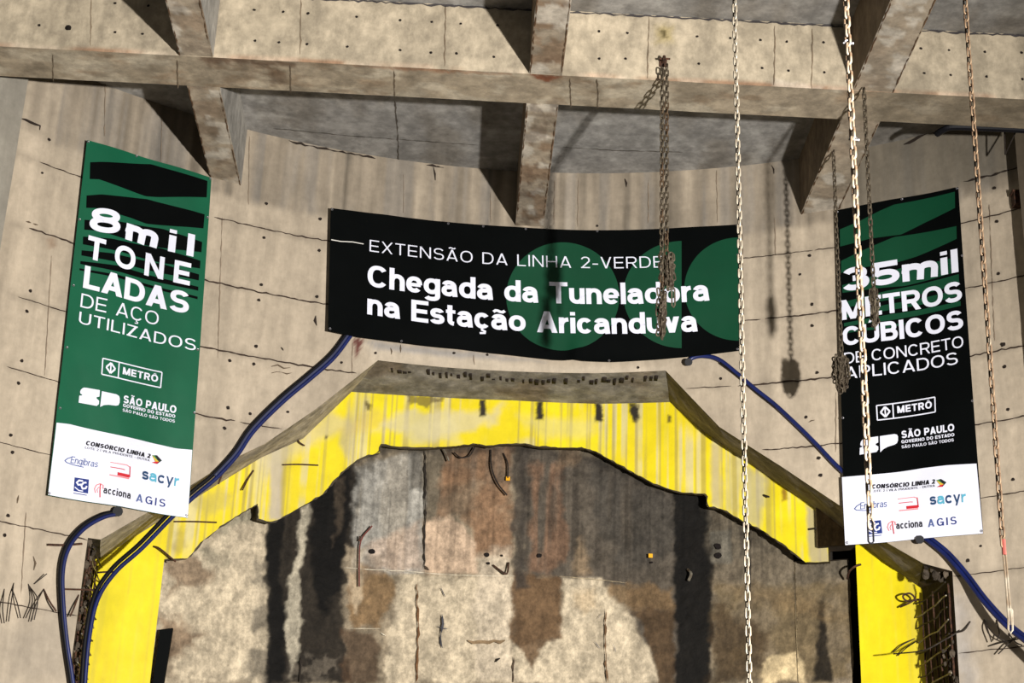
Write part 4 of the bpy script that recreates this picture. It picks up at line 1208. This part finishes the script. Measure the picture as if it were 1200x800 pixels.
fp = banner_lower(sh, rbn, [(1027.6, 475.6), (1095.8, 465.4), (1096.4, 482.8), (1028.6, 492.6)], [(1009, 515), (1029.4, 511.4), (1029.6, 529.4), (1008.4, 533.2)], [(1031.4, 511.2), (1052.4, 507.8), (1052.4, 522.4), (1031.8, 530.2)],
                  ([(1056.6, 513.4), (1119.2, 505.4)], [(1056.4, 519.4), (1119.2, 511.6)], [(1056.6, 525.2), (1118.6, 517.6)], 8.6), [(987, 559.4), (1014, 557), (1050, 553), (1080, 548.6), (1110, 545.5), (1144.6, 543.2)],
                  [(990.8, 638.8), (1070, 631.8), (1151.8, 624.8)], RL)
# map the sponsor layout from the left banner's strip onto this one (affine in surface coordinates)
srcq = np.array([(100.3, 521.2), (209, 570.4), (86.4, 575.2), (193.4, 594.2), (175.6, 537), (152.2, 585)])
dstq = np.array([(1022.2, 573.2), (1134.2, 589.2), (1018.5, 626.8), (1122, 614.6), (1096, 567), (1081, 617)])
Aq = np.linalg.lstsq(np.c_[srcq, srcq[:, 0] * srcq[:, 1] / 500, np.ones(6)], dstq, rcond=None)[0]


def qr(x, y):
    return tuple(np.array([x, y, x * y / 500, 1]) @ Aq)


sponsor_marks(sh, fp, qr, RL)
eyelets(sh, rbn, [(981, 248), (1057, 233.5), (1121.5, 221), (984, 345), (988, 490), (1150, 622), (993, 636), (1128, 300), (1140, 470)])

# ---- middle banner
def folds_mid(a, b):
    drop = sstep(10.4, 9.75, b)
    return .03 + .022 * np.sin(a * 2.1 + 1) * drop + .03 * (fbm(a * 1.2, b * .9, 97) - .5) + .05 * drop * np.exp(-((a - .62) / .09) ** 2) + .03 * sstep(9.9, 9.6, b) * np.sin(a * 1.3)


mbn = thing('banner', cyl(.3, 9.7, R - .07), 'wide dark banner with green circles announcing the tunnel boring machine, above the portal', 'banner', 'banners on the shaft wall')
sh = Sheet(folds_mid, .11)
b = MB()
TOPE = [(387, 244.5), (450, 252.5), (520, 260.5), (600, 266.5), (660, 270), (740, 270), (800, 267.5), (866, 264)]
BOTE = [(383.5, 389), (420, 396.5), (470, 402.5), (540, 409.5), (600, 417), (650, 423), (720, 425), (790, 420), (867, 412.5)]
sh.ruled(b, TOPE, BOTE, 150, 60, 0)
adopt(b.build('cloth', M_BLACK, smooth=True), mbn)
b = MB()
n = 24
ang = np.linspace(math.pi, 0, n)
cx, cy, rx, ry = 659.5, 348.5, 66.5, 63.5
sk = lambda x: .02 * (x - 659)
sh.ruled(b, [(cx + rx * math.cos(t), cy - ry * math.sin(t)) for t in ang], [(cx + rx * math.cos(t), cy + ry * math.sin(t)) for t in ang], 50, 30, 1)
ang = np.linspace(math.pi, math.pi / 2, n)
cx, rx, ry, cy = 799, 68.5, 62.5, 346
sh.ruled(b, [(cx + rx * math.cos(t), cy - ry * math.sin(t)) for t in ang], [(cx + rx * math.cos(t), cy + ry * math.sin(t)) for t in ang], 30, 30, 1)
cx, rx, ry, cy = 866.2, 64, 60.5, 340
sh.ruled(b, [(cx + rx * math.cos(t), cy - ry * math.sin(t)) for t in ang], [(cx + rx * math.cos(t), cy + ry * math.sin(t)) for t in ang], 30, 30, 1)
adopt(b.build('green_circles', M_DGREEN, smooth=True), mbn)
b = MB()
sh.text(b, 'EXTENSÃO DA LINHA 2-VERDE', [(432.4, 295.6), (592, 311.8), (777.5, 314.4)], 13.4, .095, 1.0, .17, 2, 0, .02)
adopt(b.build('caption_lettering', M_WHITE), mbn)
b = MB()
sh.text(b, 'Chegada da Tuneladora', [(430, 336.4), (632, 355.8), (832, 353.6)], 25.4, .185, 1.02, .055, 2, 0, .02)
adopt(b.build('headline_lettering', M_WHITE), mbn); b = MB()
sh.text(b, 'na Estação Aricanduva', [(429.6, 369.4), (626, 390), (818, 389.4)], 25.2, .185, 1.02, .055, 2, 0, .02)
adopt(b.build('headline_lettering', M_WHITE), mbn)
eyelets(sh, mbn, [(388.5, 246.5), (525, 263), (566, 266.3), (616, 269.5), (700, 271.8), (780, 270), (864.5, 266), (386, 386.5), (714, 423.5), (865, 410.5), (470, 400.8), (865, 300)])
b = MB(); q = sh.szl([(387, 283), (398, 285), (412, 285.6), (425, 288)]); b.tube([sh.place(a, c, 6) for a, c in q], .008, 5)
tag(b.build('cord', M_ROPE), 'short white cord lying across the left edge of the wide middle banner', 'cord')

# ------------------------------------------------------------------ hoses along the wall
def spline(P, n=10):
    P = np.asarray(P, float)
    Q = np.vstack([2 * P[0] - P[1], P, 2 * P[-1] - P[-2]])
    out = []
    for i in range(1, len(Q) - 2):
        for t in np.linspace(0, 1, n, endpoint=False):
            p0, p1, p2, p3 = Q[i - 1:i + 3]
            out.append(.5 * (2 * p1 + (p2 - p0) * t + (2 * p0 - 5 * p1 + 4 * p2 - p3) * t * t + (3 * p1 - p0 - 3 * p2 + p3) * t ** 3))
    out.append(P[-1])
    return np.array(out)


def hose(pts, offs, rad, mat, label, group):
    offs = np.broadcast_to(offs, (len(pts),))
    P = np.array([at_r([x], [y], R - o)[0] for (x, y), o in zip(pts, offs)])
    mb = MB(); mb.tube(spline(P), rad, 9)
    return tag(mb.build('hose', mat, smooth=True), label, 'hose', group)


G1, G2, G3 = 'hoses over the left haunch', 'loop hoses at the left edge', 'hoses over the right haunch'
LH = [(412, 388), (390, 417), (362, 442), (330, 469), (296, 503), (276, 532), (252, 558), (228, 578), (200, 604), (165, 640), (134, 668), (113, 700), (103, 745), (98, 800), (96, 850)]
hose([(x - 2.2, y - 2.6) for x, y in LH], .062, .03, M_DARKHOSE, 'black hose on the upper side of the pair running down the left haunch', G1)
hose([(x + 1.5, y + 2) for x, y in LH], .06, .03, M_BLUE, 'blue hose on the lower side of the pair running down the left haunch', G1)
hose([(x - .3, y - .8) for x, y in LH[:7]], .10, .018, M_GREYHOSE, 'thin grey hose lying on the black and blue pair on the left haunch', G1)
LL = [(139, 599), (118, 604), (95, 618), (78, 640), (71, 668), (72, 710), (76, 750), (84, 805), (88, 850)]
hose(LL, .08, .034, M_DARKHOSE, 'dark hose bending down from a wall outlet beneath the green banner', G2)
hose([(x + 2.8, y + 2.4) for x, y in LL], .10, .026, M_BLUE, 'blue hose on the inside of the bend beneath the green banner', G2)
RH = [(806, 425), (812, 419), (825, 417), (842, 421), (862, 436), (884, 455), (908, 474), (936, 500), (958, 522), (984, 549), (1020, 580), (1060, 612), (1086, 632), (1108, 650), (1130, 675), (1152, 704), (1178, 732), (1203, 752), (1235, 780)]
ro = [.06, .06, .065, .065, .06, .06, .06, .06, .06, .06, .06, .06, .06, .08, .13, .28, .42, .5, .55]
hose(RH, ro, .033, M_BLUE, 'thick blue hose arching from under the middle banner down to the right edge', G3)
hose([(x + 2.6, y + 3.6) for x, y in RH[3:]], ro[3:], .022, M_DARKHOSE, 'thin dark hose under the thick blue hose at right', G3)
hose([(x + 4.4, y - 2.2) for x, y in RH[12:]], [a + .01 for a in ro[12:]], .026, M_BLUE, 'second blue hose emerging beneath the black banner at right', G3)
# wall outlets of the hoses
for (x, y, r0, lab) in ((138, 599, .06, 'black outlet collar in the wall just below the green banner'), (807, 424, .05, 'black outlet collar below the right end of the middle banner'), (1078, 632, .05, 'black collar under the lower edge of the black banner')):
    c = at_r([x], [y], R + .02)[0]; c2 = at_r([x], [y], R - .13)[0]
    mb = MB(); mb.tube([c, c * .5 + c2 * .5, c2], [r0, r0, r0 * .85], 10)
    th = np.linspace(0, 1, 2)
    d_ = (c2 - c) / np.linalg.norm(c2 - c); mb.tube([c2 - d_ * .01, c2 + d_ * .015], [r0 * 1.15, r0 * 1.15], 10)
    tag(mb.build('hose_collar', M_DARKHOSE), lab, 'pipe fitting')

# ------------------------------------------------------------------ rebar cages in the broken jambs
def cage(name, x_front, x_back, ytop, label, nbar, seed):
    rr = np.random.RandomState(seed)
    so_, si_ = x_front, x_back
    z1 = ytop; z0 = 3.6
    root = thing(name, cyl(so_, z0, R + .3), label, 'rebar', 'rebar cages in the portal jambs')
    for k in range(nbar):
        f = (k + .5) / nbar
        r_ = R + DEPTH * (.04 + .9 * f); sgn = si_ - so_
        s_ = so_ + sgn * f + (.05 if sgn > 0 else -.05) * .8
        zz = np.linspace(z0, z1 - .15 * rr.rand(), 14)
        P = [cyl(s_ + .02 * (rr.rand() - .5), z, r_ + .03 * (rr.rand() - .5)) for z in zz]
        mb = MB(); mb.tube(P, .014, 6); adopt(mb.build('vertical_bar', M_RUST), root)
    n = int((z1 - z0) / .17)
    for k in range(n):
        z = z0 + .1 + k * .17 + .04 * rr.rand()
        P = [cyl(so_ + (si_ - so_) * f + (.08 if si_ > so_ else -.08) + .02 * (rr.rand() - .5), z + .05 * (rr.rand() - .5), R - .05 + (DEPTH + .02) * f * .97) for f in np.linspace(0, 1, 6)]
        mb = MB(); mb.tube(P, .011, 5); adopt(mb.build('tie_bar', M_WIRE if k % 2 else M_CHAING), root)
    return root


cage('rebar_cage', SL, INN[0, 0], OUT[0, 1] - .02, 'rusty rebar cage exposed in the left jamb beside the hoses', 5, 2)
cage('rebar_cage', SR, INN[-1, 0], OUT[-1, 1] - .05, 'rusty rebar cage exposed in the dark right jamb of the portal', 6, 3)


def rubble(name, pts, label, seed, off=.0):
    """lumps of torn concrete clinging to a jamb edge, one continuous piece"""
    rr = np.random.RandomState(seed); mb = MB()
    for (x, y) in pts:
        q = sz(x, y)[0]
        for k in range(4):
            c = cyl(q[0] + .10 * (rr.rand() - .5), q[1] + .16 * (rr.rand() - .5), R + .05 + off + .3 * rr.rand())
            r0 = .018 + .03 * rr.rand()
            u = np.linspace(0, 2 * math.pi, 8); v = np.linspace(.05, math.pi - .05, 6)
            U, V_ = np.meshgrid(u, v, indexing='ij')
            j = .7 + .6 * rr.rand(8, 6); j[-1] = j[0]
            P = c + np.stack([r0 * j * np.cos(U) * np.sin(V_), r0 * j * np.sin(U) * np.sin(V_), r0 * 1.3 * j * np.cos(V_)], -1)
            mb.grid(P, lin((104, 92, 78)) * (.25 + .8 * rr.rand()))
    o = mb.build(name, M_REV); tag(o, label, 'rubble'); o['kind'] = 'stuff'
    return o


rubble('rubble', [(110, 633), (113, 645), (108, 655), (110, 668), (106, 680), (104, 690), (107, 700), (100, 712), (99, 728), (97, 745), (94, 762), (92, 780), (90, 798)], 'torn concrete rubble clinging to the left jamb edge', 4)
rubble('rubble', [(1085, 664), (1096, 668), (1106, 667), (1114, 676), (1117, 690), (1116, 720), (1117, 745), (1119, 770), (1119, 795), (1104, 760), (1108, 780)], 'torn concrete rubble around the right jamb cavity', 5)

# ------------------------------------------------------------------ loose wires and bent bars
def wire(pts, r, rad, mat, label, group=None, name='steel_wire', offs=None):
    offs = np.zeros(len(pts)) if offs is None else np.asarray(offs)
    P = np.array([at_r([x], [y], r - o)[0] for (x, y), o in zip(pts, offs)])
    mb = MB(); mb.tube(spline(P, 4) if len(pts) > 2 else P, rad, 5)
    return tag(mb.build(name, mat), label, 'wire', group)


GL = 'bent wires sticking out of the left wall'
for pts in ([(16, 683), (14, 700), (10, 728)], [(14, 690), (20, 706), (24, 724)], [(33, 684), (38, 704), (30, 724)], [(34, 686), (44, 702), (40, 726)], [(51, 690), (42, 708), (36, 728)], [(5, 690), (3, 712), (5, 730)]):
    wire(pts, R, .008, M_WIRE, 'one of the short bent wires on the left wall beside the dark hose', GL, offs=[.0, .12, .1])
wire([(51, 690), (58, 704), (66, 716)], R, .012, M_RUST, 'thicker bent bar touching the dark hose from the bent wires on the left wall', None, 'bent_bar', [.0, .1, .12])
wire([(92, 697), (87, 711), (82, 722)], R, .012, M_RUST, 'bent bar between the dark hose and the left rebar cage', None, 'bent_bar', [.0, .12, .12])
wire([(56, 638), (75, 638.5), (96, 637)], R, .016, M_RUST, 'straight bar poking left from the top of the left jamb', None, 'steel_bar', [.06, .06, .02])
wire([(74, 690), (92, 690.5), (114, 691)], R, .012, M_RUST, 'straight bar poking left across the middle of the left jamb', None, 'steel_bar', [.06, .06, .02])
wire([(40, 684), (50, 676), (55, 672)], R, .007, M_WIRE, 'thin stray wire above the bent wires on the left wall', None, 'steel_wire', [.02, .1, .12])
GRW = 'bent wires behind the right hoses'
for pts in ([(1153, 726), (1157, 736), (1162, 752)], [(1153, 728), (1166, 744), (1180, 752)], [(1168, 726), (1171, 742), (1168, 750)], [(1196, 744), (1184, 752), (1170, 766)], [(1158, 757), (1176, 752), (1196, 748)], [(1182, 742), (1190, 752), (1198, 756)]):
    wire(pts, R, .009, M_WIRE, 'one of the bent wires in the wall around the hanging end of the brown chain', GRW, offs=[0, .14, .12])
wire([(1128, 735), (1118, 743), (1104, 751), (1082, 762), (1047, 766)], R, .010, M_WIRE, 'long bent bar crossing the right rebar cage', None, 'bent_bar', [-.05, .05, .06, .05, -.3])
wire([(1137, 728), (1130, 738), (1121, 741)], R, .011, M_WIRE, 'short hooked bar at the right rebar cage', None, 'bent_bar', [.0, .06, .02])
GY = 'thin wires over the right yellow column'
wire([(1046, 764), (1058, 755), (1072, 748)], RY, .008, M_WIRE, 'upper thin wire lying over the right yellow column', None, 'steel_wire', [.05, .1, .0])
wire([(1052, 768), (1062, 759), (1074, 751)], RY, .008, M_WIRE, 'lower thin wire lying over the right yellow column', None, 'steel_wire', [.05, .1, .0])
wire([(1055, 711), (1066, 706), (1072, 701), (1066, 695), (1058, 698), (1063, 704), (1078, 702)], RY, .014, M_RUST, 'looped rusty bar at the top of the right yellow column', None, 'bent_bar', [.1, .2, .15, .2, .25, .2, .05])
wire([(1009, 661), (1001, 664), (995, 670), (993, 678)], RY, .016, M_RUST, 'hooked bar between the inner wall and the right yellow column', None, 'bent_bar', [.05, .08, .0, -.2])
wire([(331, 544.5), (350, 544), (373, 545)], RY, .012, M_RUST, 'horizontal bar on the yellow arch at the left shoulder', None, 'steel_bar', [.03, .06, .06])
wire([(284, 574), (290, 562), (297, 551)], RY, .012, M_RUST, 'slanting bar on the yellow arch left of the shoulder', None, 'steel_bar', [.1, .06, .02])
wire([(204, 611), (228, 611), (254, 612)], RY, .012, M_RUST, 'horizontal bar on the yellow arch under the corner of the green banner', None, 'steel_bar', [.03, .06, .06])
wire([(180, 640), (188, 643), (206, 658)], RY, .013, M_RUST, 'hooked bar at the head of the left yellow column', None, 'bent_bar', [.02, .12, .1])
wire([(112, 671), (124, 670), (137, 670)], RY, .013, M_RUST, 'short bar poking over the top of the left yellow column', None, 'steel_bar', [.1, .14, .16])
wire([(347, 512), (351, 518), (357, 522)], RY, .012, M_RUST, 'small curved bar on the upper left haunch of the yellow arch', None, 'bent_bar', [.02, .08, .06])
wire([(264, 538), (262, 550), (256, 567)], R + .4, .014, M_RUST, 'dark bar stuck in the left haunch soffit', None, 'bent_bar', [.1, .1, .0])
wire([(895, 580), (901, 582)], RY, .016, M_WIRE, 'tiny bolt stub on the right haunch of the yellow arch', None, 'bolt_stub', [.02, .1])
wire([(948, 620), (956, 619)], RY, .016, M_WIRE, 'tiny bolt stub at the right end of the yellow arch', None, 'bolt_stub', [.02, .1])
# on the inner wall
wire([(436, 616), (423, 633), (421, 660), (421, 687)], RI - .05, .012, M_MARK, 'rusty red bar with a forked top on the inner wall', None, 'bent_bar', [.06, .06, .06, .06])
wire([(421, 634), (422, 628)], RI - .05, .016, M_RUST, 'short prong beside the forked red bar on the inner wall', None, 'bent_bar', [.06, .08])
wire([(596, 659), (594, 672), (586, 668), (578, 662)], RI - .05, .014, M_RUST, 'small hooked bar beside the dark seam of the inner wall', None, 'bent_bar', [.02, .1, .08, .02])
wire([(575, 527), (576, 548), (583, 566), (594, 580)], RI - .05, .014, M_WIRE, 'curved hanging wire in the middle of the inner wall under the arch', None, 'steel_wire', [.0, .06, .08, .08])
wire([(590, 531), (595, 543), (595, 560)], RI - .05, .012, M_WIRE, 'short hanging wire holding the upper orange target', None, 'steel_wire', [.0, .05, .05])
wire([(532, 530), (540, 536), (550, 534), (556, 524)], RI - .1, .012, M_WIRE, 'looped wire hanging from the arch edge near the pale left panel', None, 'steel_wire', [0, .05, .05, 0])
wire([(518, 524), (523, 532), (526, 540)], RI - .1, .016, M_CHAING, 'pale short wire end hanging from the arch edge near the pale left panel', None, 'steel_wire', [0, .04, .04])
wire([(806, 667), (810, 672), (807, 680)], RI - .05, .02, M_CHAING, 'pale bent bar in the black streak at the right of the inner wall', None, 'bent_bar', [.0, .1, .06])
for x, y, lab in ((595, 563, 'small orange survey target hanging from a wire under the arch crown'), (763, 653, 'small orange survey target on the dark right part of the inner wall')):
    q = sz(x, y, RI)[0]
    mb = MB(); c = cyl(q[0], q[1], RI - .10)
    mb.box(c - np.array([.03, 0, .03]), (.06, 0, 0), (0, .012, 0), (0, 0, .06))
    mb.box(c - np.array([.006, -.01, .006]), (.012, 0, 0), (0, .09, 0), (0, 0, .012))
    tag(mb.build('survey_target', M_TARGET), lab, 'survey target')
# narrow black panel next to the left column
mb = MB()
q0, q1 = sz(184, 740, RI)[0], sz(199, 738, RI)[0]
P = cyl(np.array([[q0[0], q1[0]], [q0[0] - .05, q1[0] - .12]]), np.array([[q0[1], q1[1]], [3.0, 3.0]]), RI - .15)
mb.grid(P); P2 = P + np.array([0, .06, 0]); mb.grid(P2)
for a, b_ in ((0, 1),):
    mb.grid(np.stack([P[0], P2[0]], 0)); mb.grid(np.stack([P[:, 1], P2[:, 1]], 0)); mb.grid(np.stack([P[:, 0], P2[:, 0]], 0)); mb.grid(np.stack([P[1], P2[1]], 0))
tag(mb.build('black_panel', M_BLACK), 'narrow black panel wedged between the left yellow column and the inner wall', 'panel')
# black cable end on the beam at the right, hook holder
mb = MB()
P = [at_v([x], [y], v)[0] for x, y, v in ((1098, 157, 20.6), (1104, 153, 20.5), (1116, 149, 20.42), (1150, 150, 20.40), (1185, 151.5, 20.40), (1210, 153, 20.40))]
mb.tube(spline(np.array(P), 6), .045, 8)
tag(mb.build('cable', M_DARKHOSE), 'black cable end curling under the cross beam at the right', 'cable')

# ------------------------------------------------------------------ chains
def link_mesh(name, p, wire_k=.21, wid_k=.72, mat=None):
    """one oval link, inner length = pitch"""
    wr = p * wire_k / 2 * 1.05; half = p / 2 + wr - (p * wid_k / 2 - wr); rad = p * wid_k / 2 - wr
    pts = []
    for k in range(9): t = math.pi * k / 8; pts.append((rad * math.cos(t), 0, max(half, 0) + rad * math.sin(t)))
    for k in range(9): t = math.pi + math.pi * k / 8; pts.append((rad * math.cos(t), 0, -max(half, 0) + rad * math.sin(t)))
    mb = MB(); mb.tube(pts, wr, 6, closed=True)
    me_o = mb.build(name, mat, smooth=True); me = me_o.data
    bpy.data.objects.remove(me_o)
    return me


def bundle(root, me_src, P0, P1, nst, nl, spread, p, mat, seed):
    """gathered slack of the chain: doubled-up strands hanging side by side"""
    rr = np.random.RandomState(seed); mb = MB()
    V = np.array([v.co[:] for v in me_src.vertices]); Fc = [tuple(f.vertices) for f in me_src.polygons]
    P0 = np.asarray(P0); P1 = np.asarray(P1)
    for k in range(nst):
        a = rr.rand() * 6.28; off = np.array([math.cos(a), math.sin(a), 0]) * spread * (.3 + .7 * rr.rand())
        t0 = .0 + .12 * rr.rand(); t1 = 1 - .3 * rr.rand() ** 2
        for i in range(nl):
            t = t0 + (t1 - t0) * i / nl
            fade = math.sin(math.pi * min(1, .25 + t * .8))
            c = P0 * (1 - t) + P1 * t + off * (.5 + .6 * fade) + (rr.rand(3) - .5) * p * .3
            yaw = (i % 2) * math.pi / 2 + a + (rr.rand() - .5) * .8; tilt = (rr.rand() - .5) * .9
            M = Matrix.Rotation(yaw, 3, 'Z') @ Matrix.Rotation(tilt, 3, 'Y')
            mb.add((V @ np.array(M).T) + c, Fc)
    o = adopt(mb.build('gathered_links', mat), root); o['kind'] = 'stuff'
    return o


def chain(label, top, bot, pitch, mat, base_yaw, seed, up_to=None, mats2=None, name='chain', wire_k=.21, wid_k=.72, group='chains hanging in the shaft'):
    """top and bot: end points in space; links are copies sharing one mesh"""
    rr = np.random.RandomState(seed)
    top = np.asarray(top, float); bot = np.asarray(bot, float)
    L = np.linalg.norm(top - bot); n = max(2, int(round(L / pitch)))
    root = thing(name, tuple(bot), label, 'chain', group)
    me = link_mesh('link', pitch, wire_k, wid_k, mat)
    alt = []
    for m in (mats2 or []):
        k = me.copy(); k.materials.clear(); k.materials.append(m); alt.append(k)
    d = (top - bot) / L
    tilt = Vector((0, 0, 1)).rotation_difference(Vector(d)).to_matrix()
    drop = []
    for i in range(min(n, 100)):
        data = me
        if alt:
            data = alt[int(fbm(np.array([i * .13 + seed]), np.array([0.]), seed)[0] * 2.4) % len(alt)] if fbm(np.array([i * .13 + seed]), np.array([0.]), seed)[0] > .47 else me
        o = bpy.data.objects.new('link', data)
        yaw = base_yaw + (i % 2) * math.pi / 2 + (rr.rand() - .5) * .35
        o.matrix_local = Matrix.Translation(Vector(d * (i + .5) * pitch)) @ (tilt @ Matrix.Rotation(yaw, 3, 'Z')).to_4x4()
        o.parent = root; C.objects.link(o)
    top_done = bot + d * min(n, 100) * pitch
    if n > 100 or up_to is not None:
        zt = up_to if up_to is not None else top[2]
        V = np.array([v.co[:] for v in me.vertices]); Fc = [tuple(f.vertices) for f in me.polygons]
        mb = MB(); i = min(n, 100)
        while True:
            c = bot + d * (i + .5) * pitch
            if c[2] > zt: break
            M = tilt @ Matrix.Rotation(base_yaw + (i % 2) * math.pi / 2, 3, 'Z')
            mb.add((V @ np.array(M).T) + c, Fc); i += 1
        o = adopt(mb.build('upper_links', mat, smooth=True), root); o['kind'] = 'stuff'
    return root, me


def shackle(root, c, p, mat=M_STEEL):
    mb = MB(); c = np.asarray(c)
    pts = [c + np.array([p * .55 * math.cos(t), 0, p * .5 * math.sin(t)]) for t in np.linspace(0, math.pi, 9)]
    mb.tube(pts, p * .16, 6); mb.tube([c + np.array([-p * .8, 0, -.1 * p]), c + np.array([p * .85, 0, -.1 * p])], p * .14, 6)
    mb.tube([c + np.array([p * .75, 0, -.1 * p]), c + np.array([p * .98, 0, -.1 * p])], p * .26, 6)
    adopt(mb.build('shackle', mat), root)


VC = 8.2


def v_line(x0, y0, x1, y1, v):
    return at_v([x0], [y0], v)[0], at_v([x1], [y1], v)[0]


# big pale chain in front of the black banner
t, b_ = v_line(989.5, -40, 1020.5, 618, VC)
pt_ = 11.8 * np.linalg.norm(t - b_) / 658.7
r1, me1 = chain('large pale chain with shackles hanging in front of the black banner', t, b_, pt_, M_CHAINL, .7, 21, ZF, [M_CHAINB, M_CHAINL], wire_k=.24, wid_k=.74)
for x, y in ((993.5, 50), (1000, 163)):
    shackle(r1, at_v([x], [y], VC)[0], pt_ * .55)
mb = MB(); c0, c1 = v_line(1019.8, 612, 1020.6, 634, VC); hw = np.array([.013, 0, 0])
mb.tube([c0 - hw, c1 - hw, c1 - hw * .5 - np.array([0, 0, .01]), c1 + hw * .5 - np.array([0, 0, .01]), c1 + hw, c0 + hw, c0 + hw * .5 + np.array([0, 0, .01]), c0 - hw * .5 + np.array([0, 0, .01])], .005, 6, closed=True)
adopt(mb.build('end_loop', M_DARKHOSE), r1)
# thin pale chain left of it, running out of the picture at the bottom
t, b_ = v_line(860, -30, 879, 850, VC - .4)
pt_ = 9.0 * np.linalg.norm(t - b_) / 880
chain('long thin grey chain hanging past the right end of the middle banner', t, b_, pt_, M_CHAING, .3, 22, ZF, [M_CHAINB, M_CHAING], wire_k=.24, wid_k=.78)
# brown chain at the right edge
t, b_ = v_line(1129.5, -20, 1175.5, 640, VC + .6)
pt_ = 9.4 * np.linalg.norm(t - b_) / 661
r3, me3 = chain('brown rusted chain at the right edge ending in a pale hook', t, b_, pt_, M_CHAINB, .5, 23, ZF, [M_CHAIND, M_CHAINB], wire_k=.22, wid_k=.74)
mb = MB(); mb.tube([at_v([1175.8], [632], VC + .6)[0], at_v([1177], [650], VC + .6)[0]], .012, 7); adopt(mb.build('painted_link', M_MARK), r3)
mb = MB()
A = lambda x, y: at_v([x], [y], VC + .6)[0]
mb.tube([A(1175.2, 645), A(1178.5, 680), A(1182.2, 732)], .0055, 6); mb.tube([A(1178.2, 645), A(1181.8, 690), A(1185.6, 732)], .0055, 6)
mb.tube([A(1181.4, 715), A(1181.6, 738), A(1184, 742), A(1186.6, 738), A(1186, 715), A(1183.8, 711)], .0055, 6, closed=True)
adopt(mb.build('hook', M_CHAING), r3)

# chains hanging from the cross beam and the right rib
VB = 19.46


def beam_chain(label, x0, y0, x1, y1, v, pit_px, mat, seed, bun=None, alt=None):
    t, b_ = at_v([x0], [y0], v)[0], at_v([x1], [y1], v)[0]
    b_ = np.array([t[0] * .5 + b_[0] * .5, b_[1], b_[2]])
    t = np.array([b_[0], b_[1], t[2]])
    pitch = pit_px * np.linalg.norm(t - b_) / math.hypot(x1 - x0, y1 - y0)
    root, me = chain(label, t, b_, pitch, mat, .4, seed, None, alt, wire_k=.24, wid_k=.8, group='chains gathered up below the beams')
    if bun:
        (bx0, by0, bx1, by1, nst, nl, sp) = bun
        bundle(root, me, at_v([bx0], [by0], v)[0], at_v([bx1], [by1], v)[0], nst, nl, sp, pitch, mat, seed)
    return root


c3 = beam_chain('grey brown chain with slack gathered over the middle banner, shorter of the two', 779.5, 78, 783, 300, VB, 6.6, M_CHAIND, 31, (782, 300, 783, 342, 9, 7, .075), [M_CHAINB])
mb = MB(); A = lambda x, y: at_v([x], [y], VB)[0]
mb.tube([A(787.2, 339), A(787.4, 358), A(789.4, 360), A(791, 357), A(790.6, 339), A(789, 336)], .011, 6, closed=True); adopt(mb.build('hook', M_CHAING), c3)
c4 = beam_chain('dark rusted chain with slack gathered over the middle banner, longer of the two', 776, 78, 775.4, 345, VB, 6.8, M_CHAIND, 32, (776, 342, 774.5, 398, 8, 9, .06), [M_CHAINB])
# their bracket on the beam face
mb = MB(); q = at_v([777], [74], V0)[0]
mb.box(q + np.array([-.05, -.02, -.06]), (.1, 0, 0), (0, .03, 0), (0, 0, .12)); mb.tube([q + np.array([0, -.02, .0]), q + np.array([0, -.16, .0]), q + np.array([0, -.17, -.05])], .022, 7); mb.tube([q + np.array([-.06, -.14, -.02]), q + np.array([.08, -.14, -.02])], .014, 6)
tag(mb.build('chain_hook', M_RUST), 'rusty hook plate on the cross beam above the middle banner', 'hook')
beam_chain('thin dark chain with a narrow gathered end over the word METROS', 1012.6, 104, 1024, 348, VB, 6.8, M_CHAIND, 33, (1023.2, 340, 1026, 388, 5, 9, .035))
beam_chain('dark chain along the left edge of the black banner with gathered end', 978.5, 178, 984.5, 424, 21.2, 6.2, M_CHAIND, 34, (984.5, 420, 986, 460, 12, 8, .095))
# brackets at the two vertical bars hanging below the beam at the right
mb = MB()
P = at_v([1177, 1177.5, 1178], [152, 165, 181], 21.0); mb.tube(P, .012, 6); P = at_v([1190, 1184, 1178], [155, 168, 181], 21.0); mb.tube(P, .01, 6)
tag(mb.build('wire_hanger', M_WIRE), 'thin V shaped wire hanger below the cross beam at the far right', 'hanger')
mb = MB()
q = sz(1191, 237)[0]; c = cyl(q[0], q[1], R - .02)
mb.box(c + np.array([-.06, -.14, -.1]), (.13, 0, 0), (0, .15, 0), (0, 0, .2)); mb.box(c + np.array([-.08, -.16, .08]), (.17, 0, 0), (0, .16, 0), (0, 0, .03))
tag(mb.build('steel_bracket', M_RUST), 'small brown steel bracket on the wall at the right edge', 'bracket')
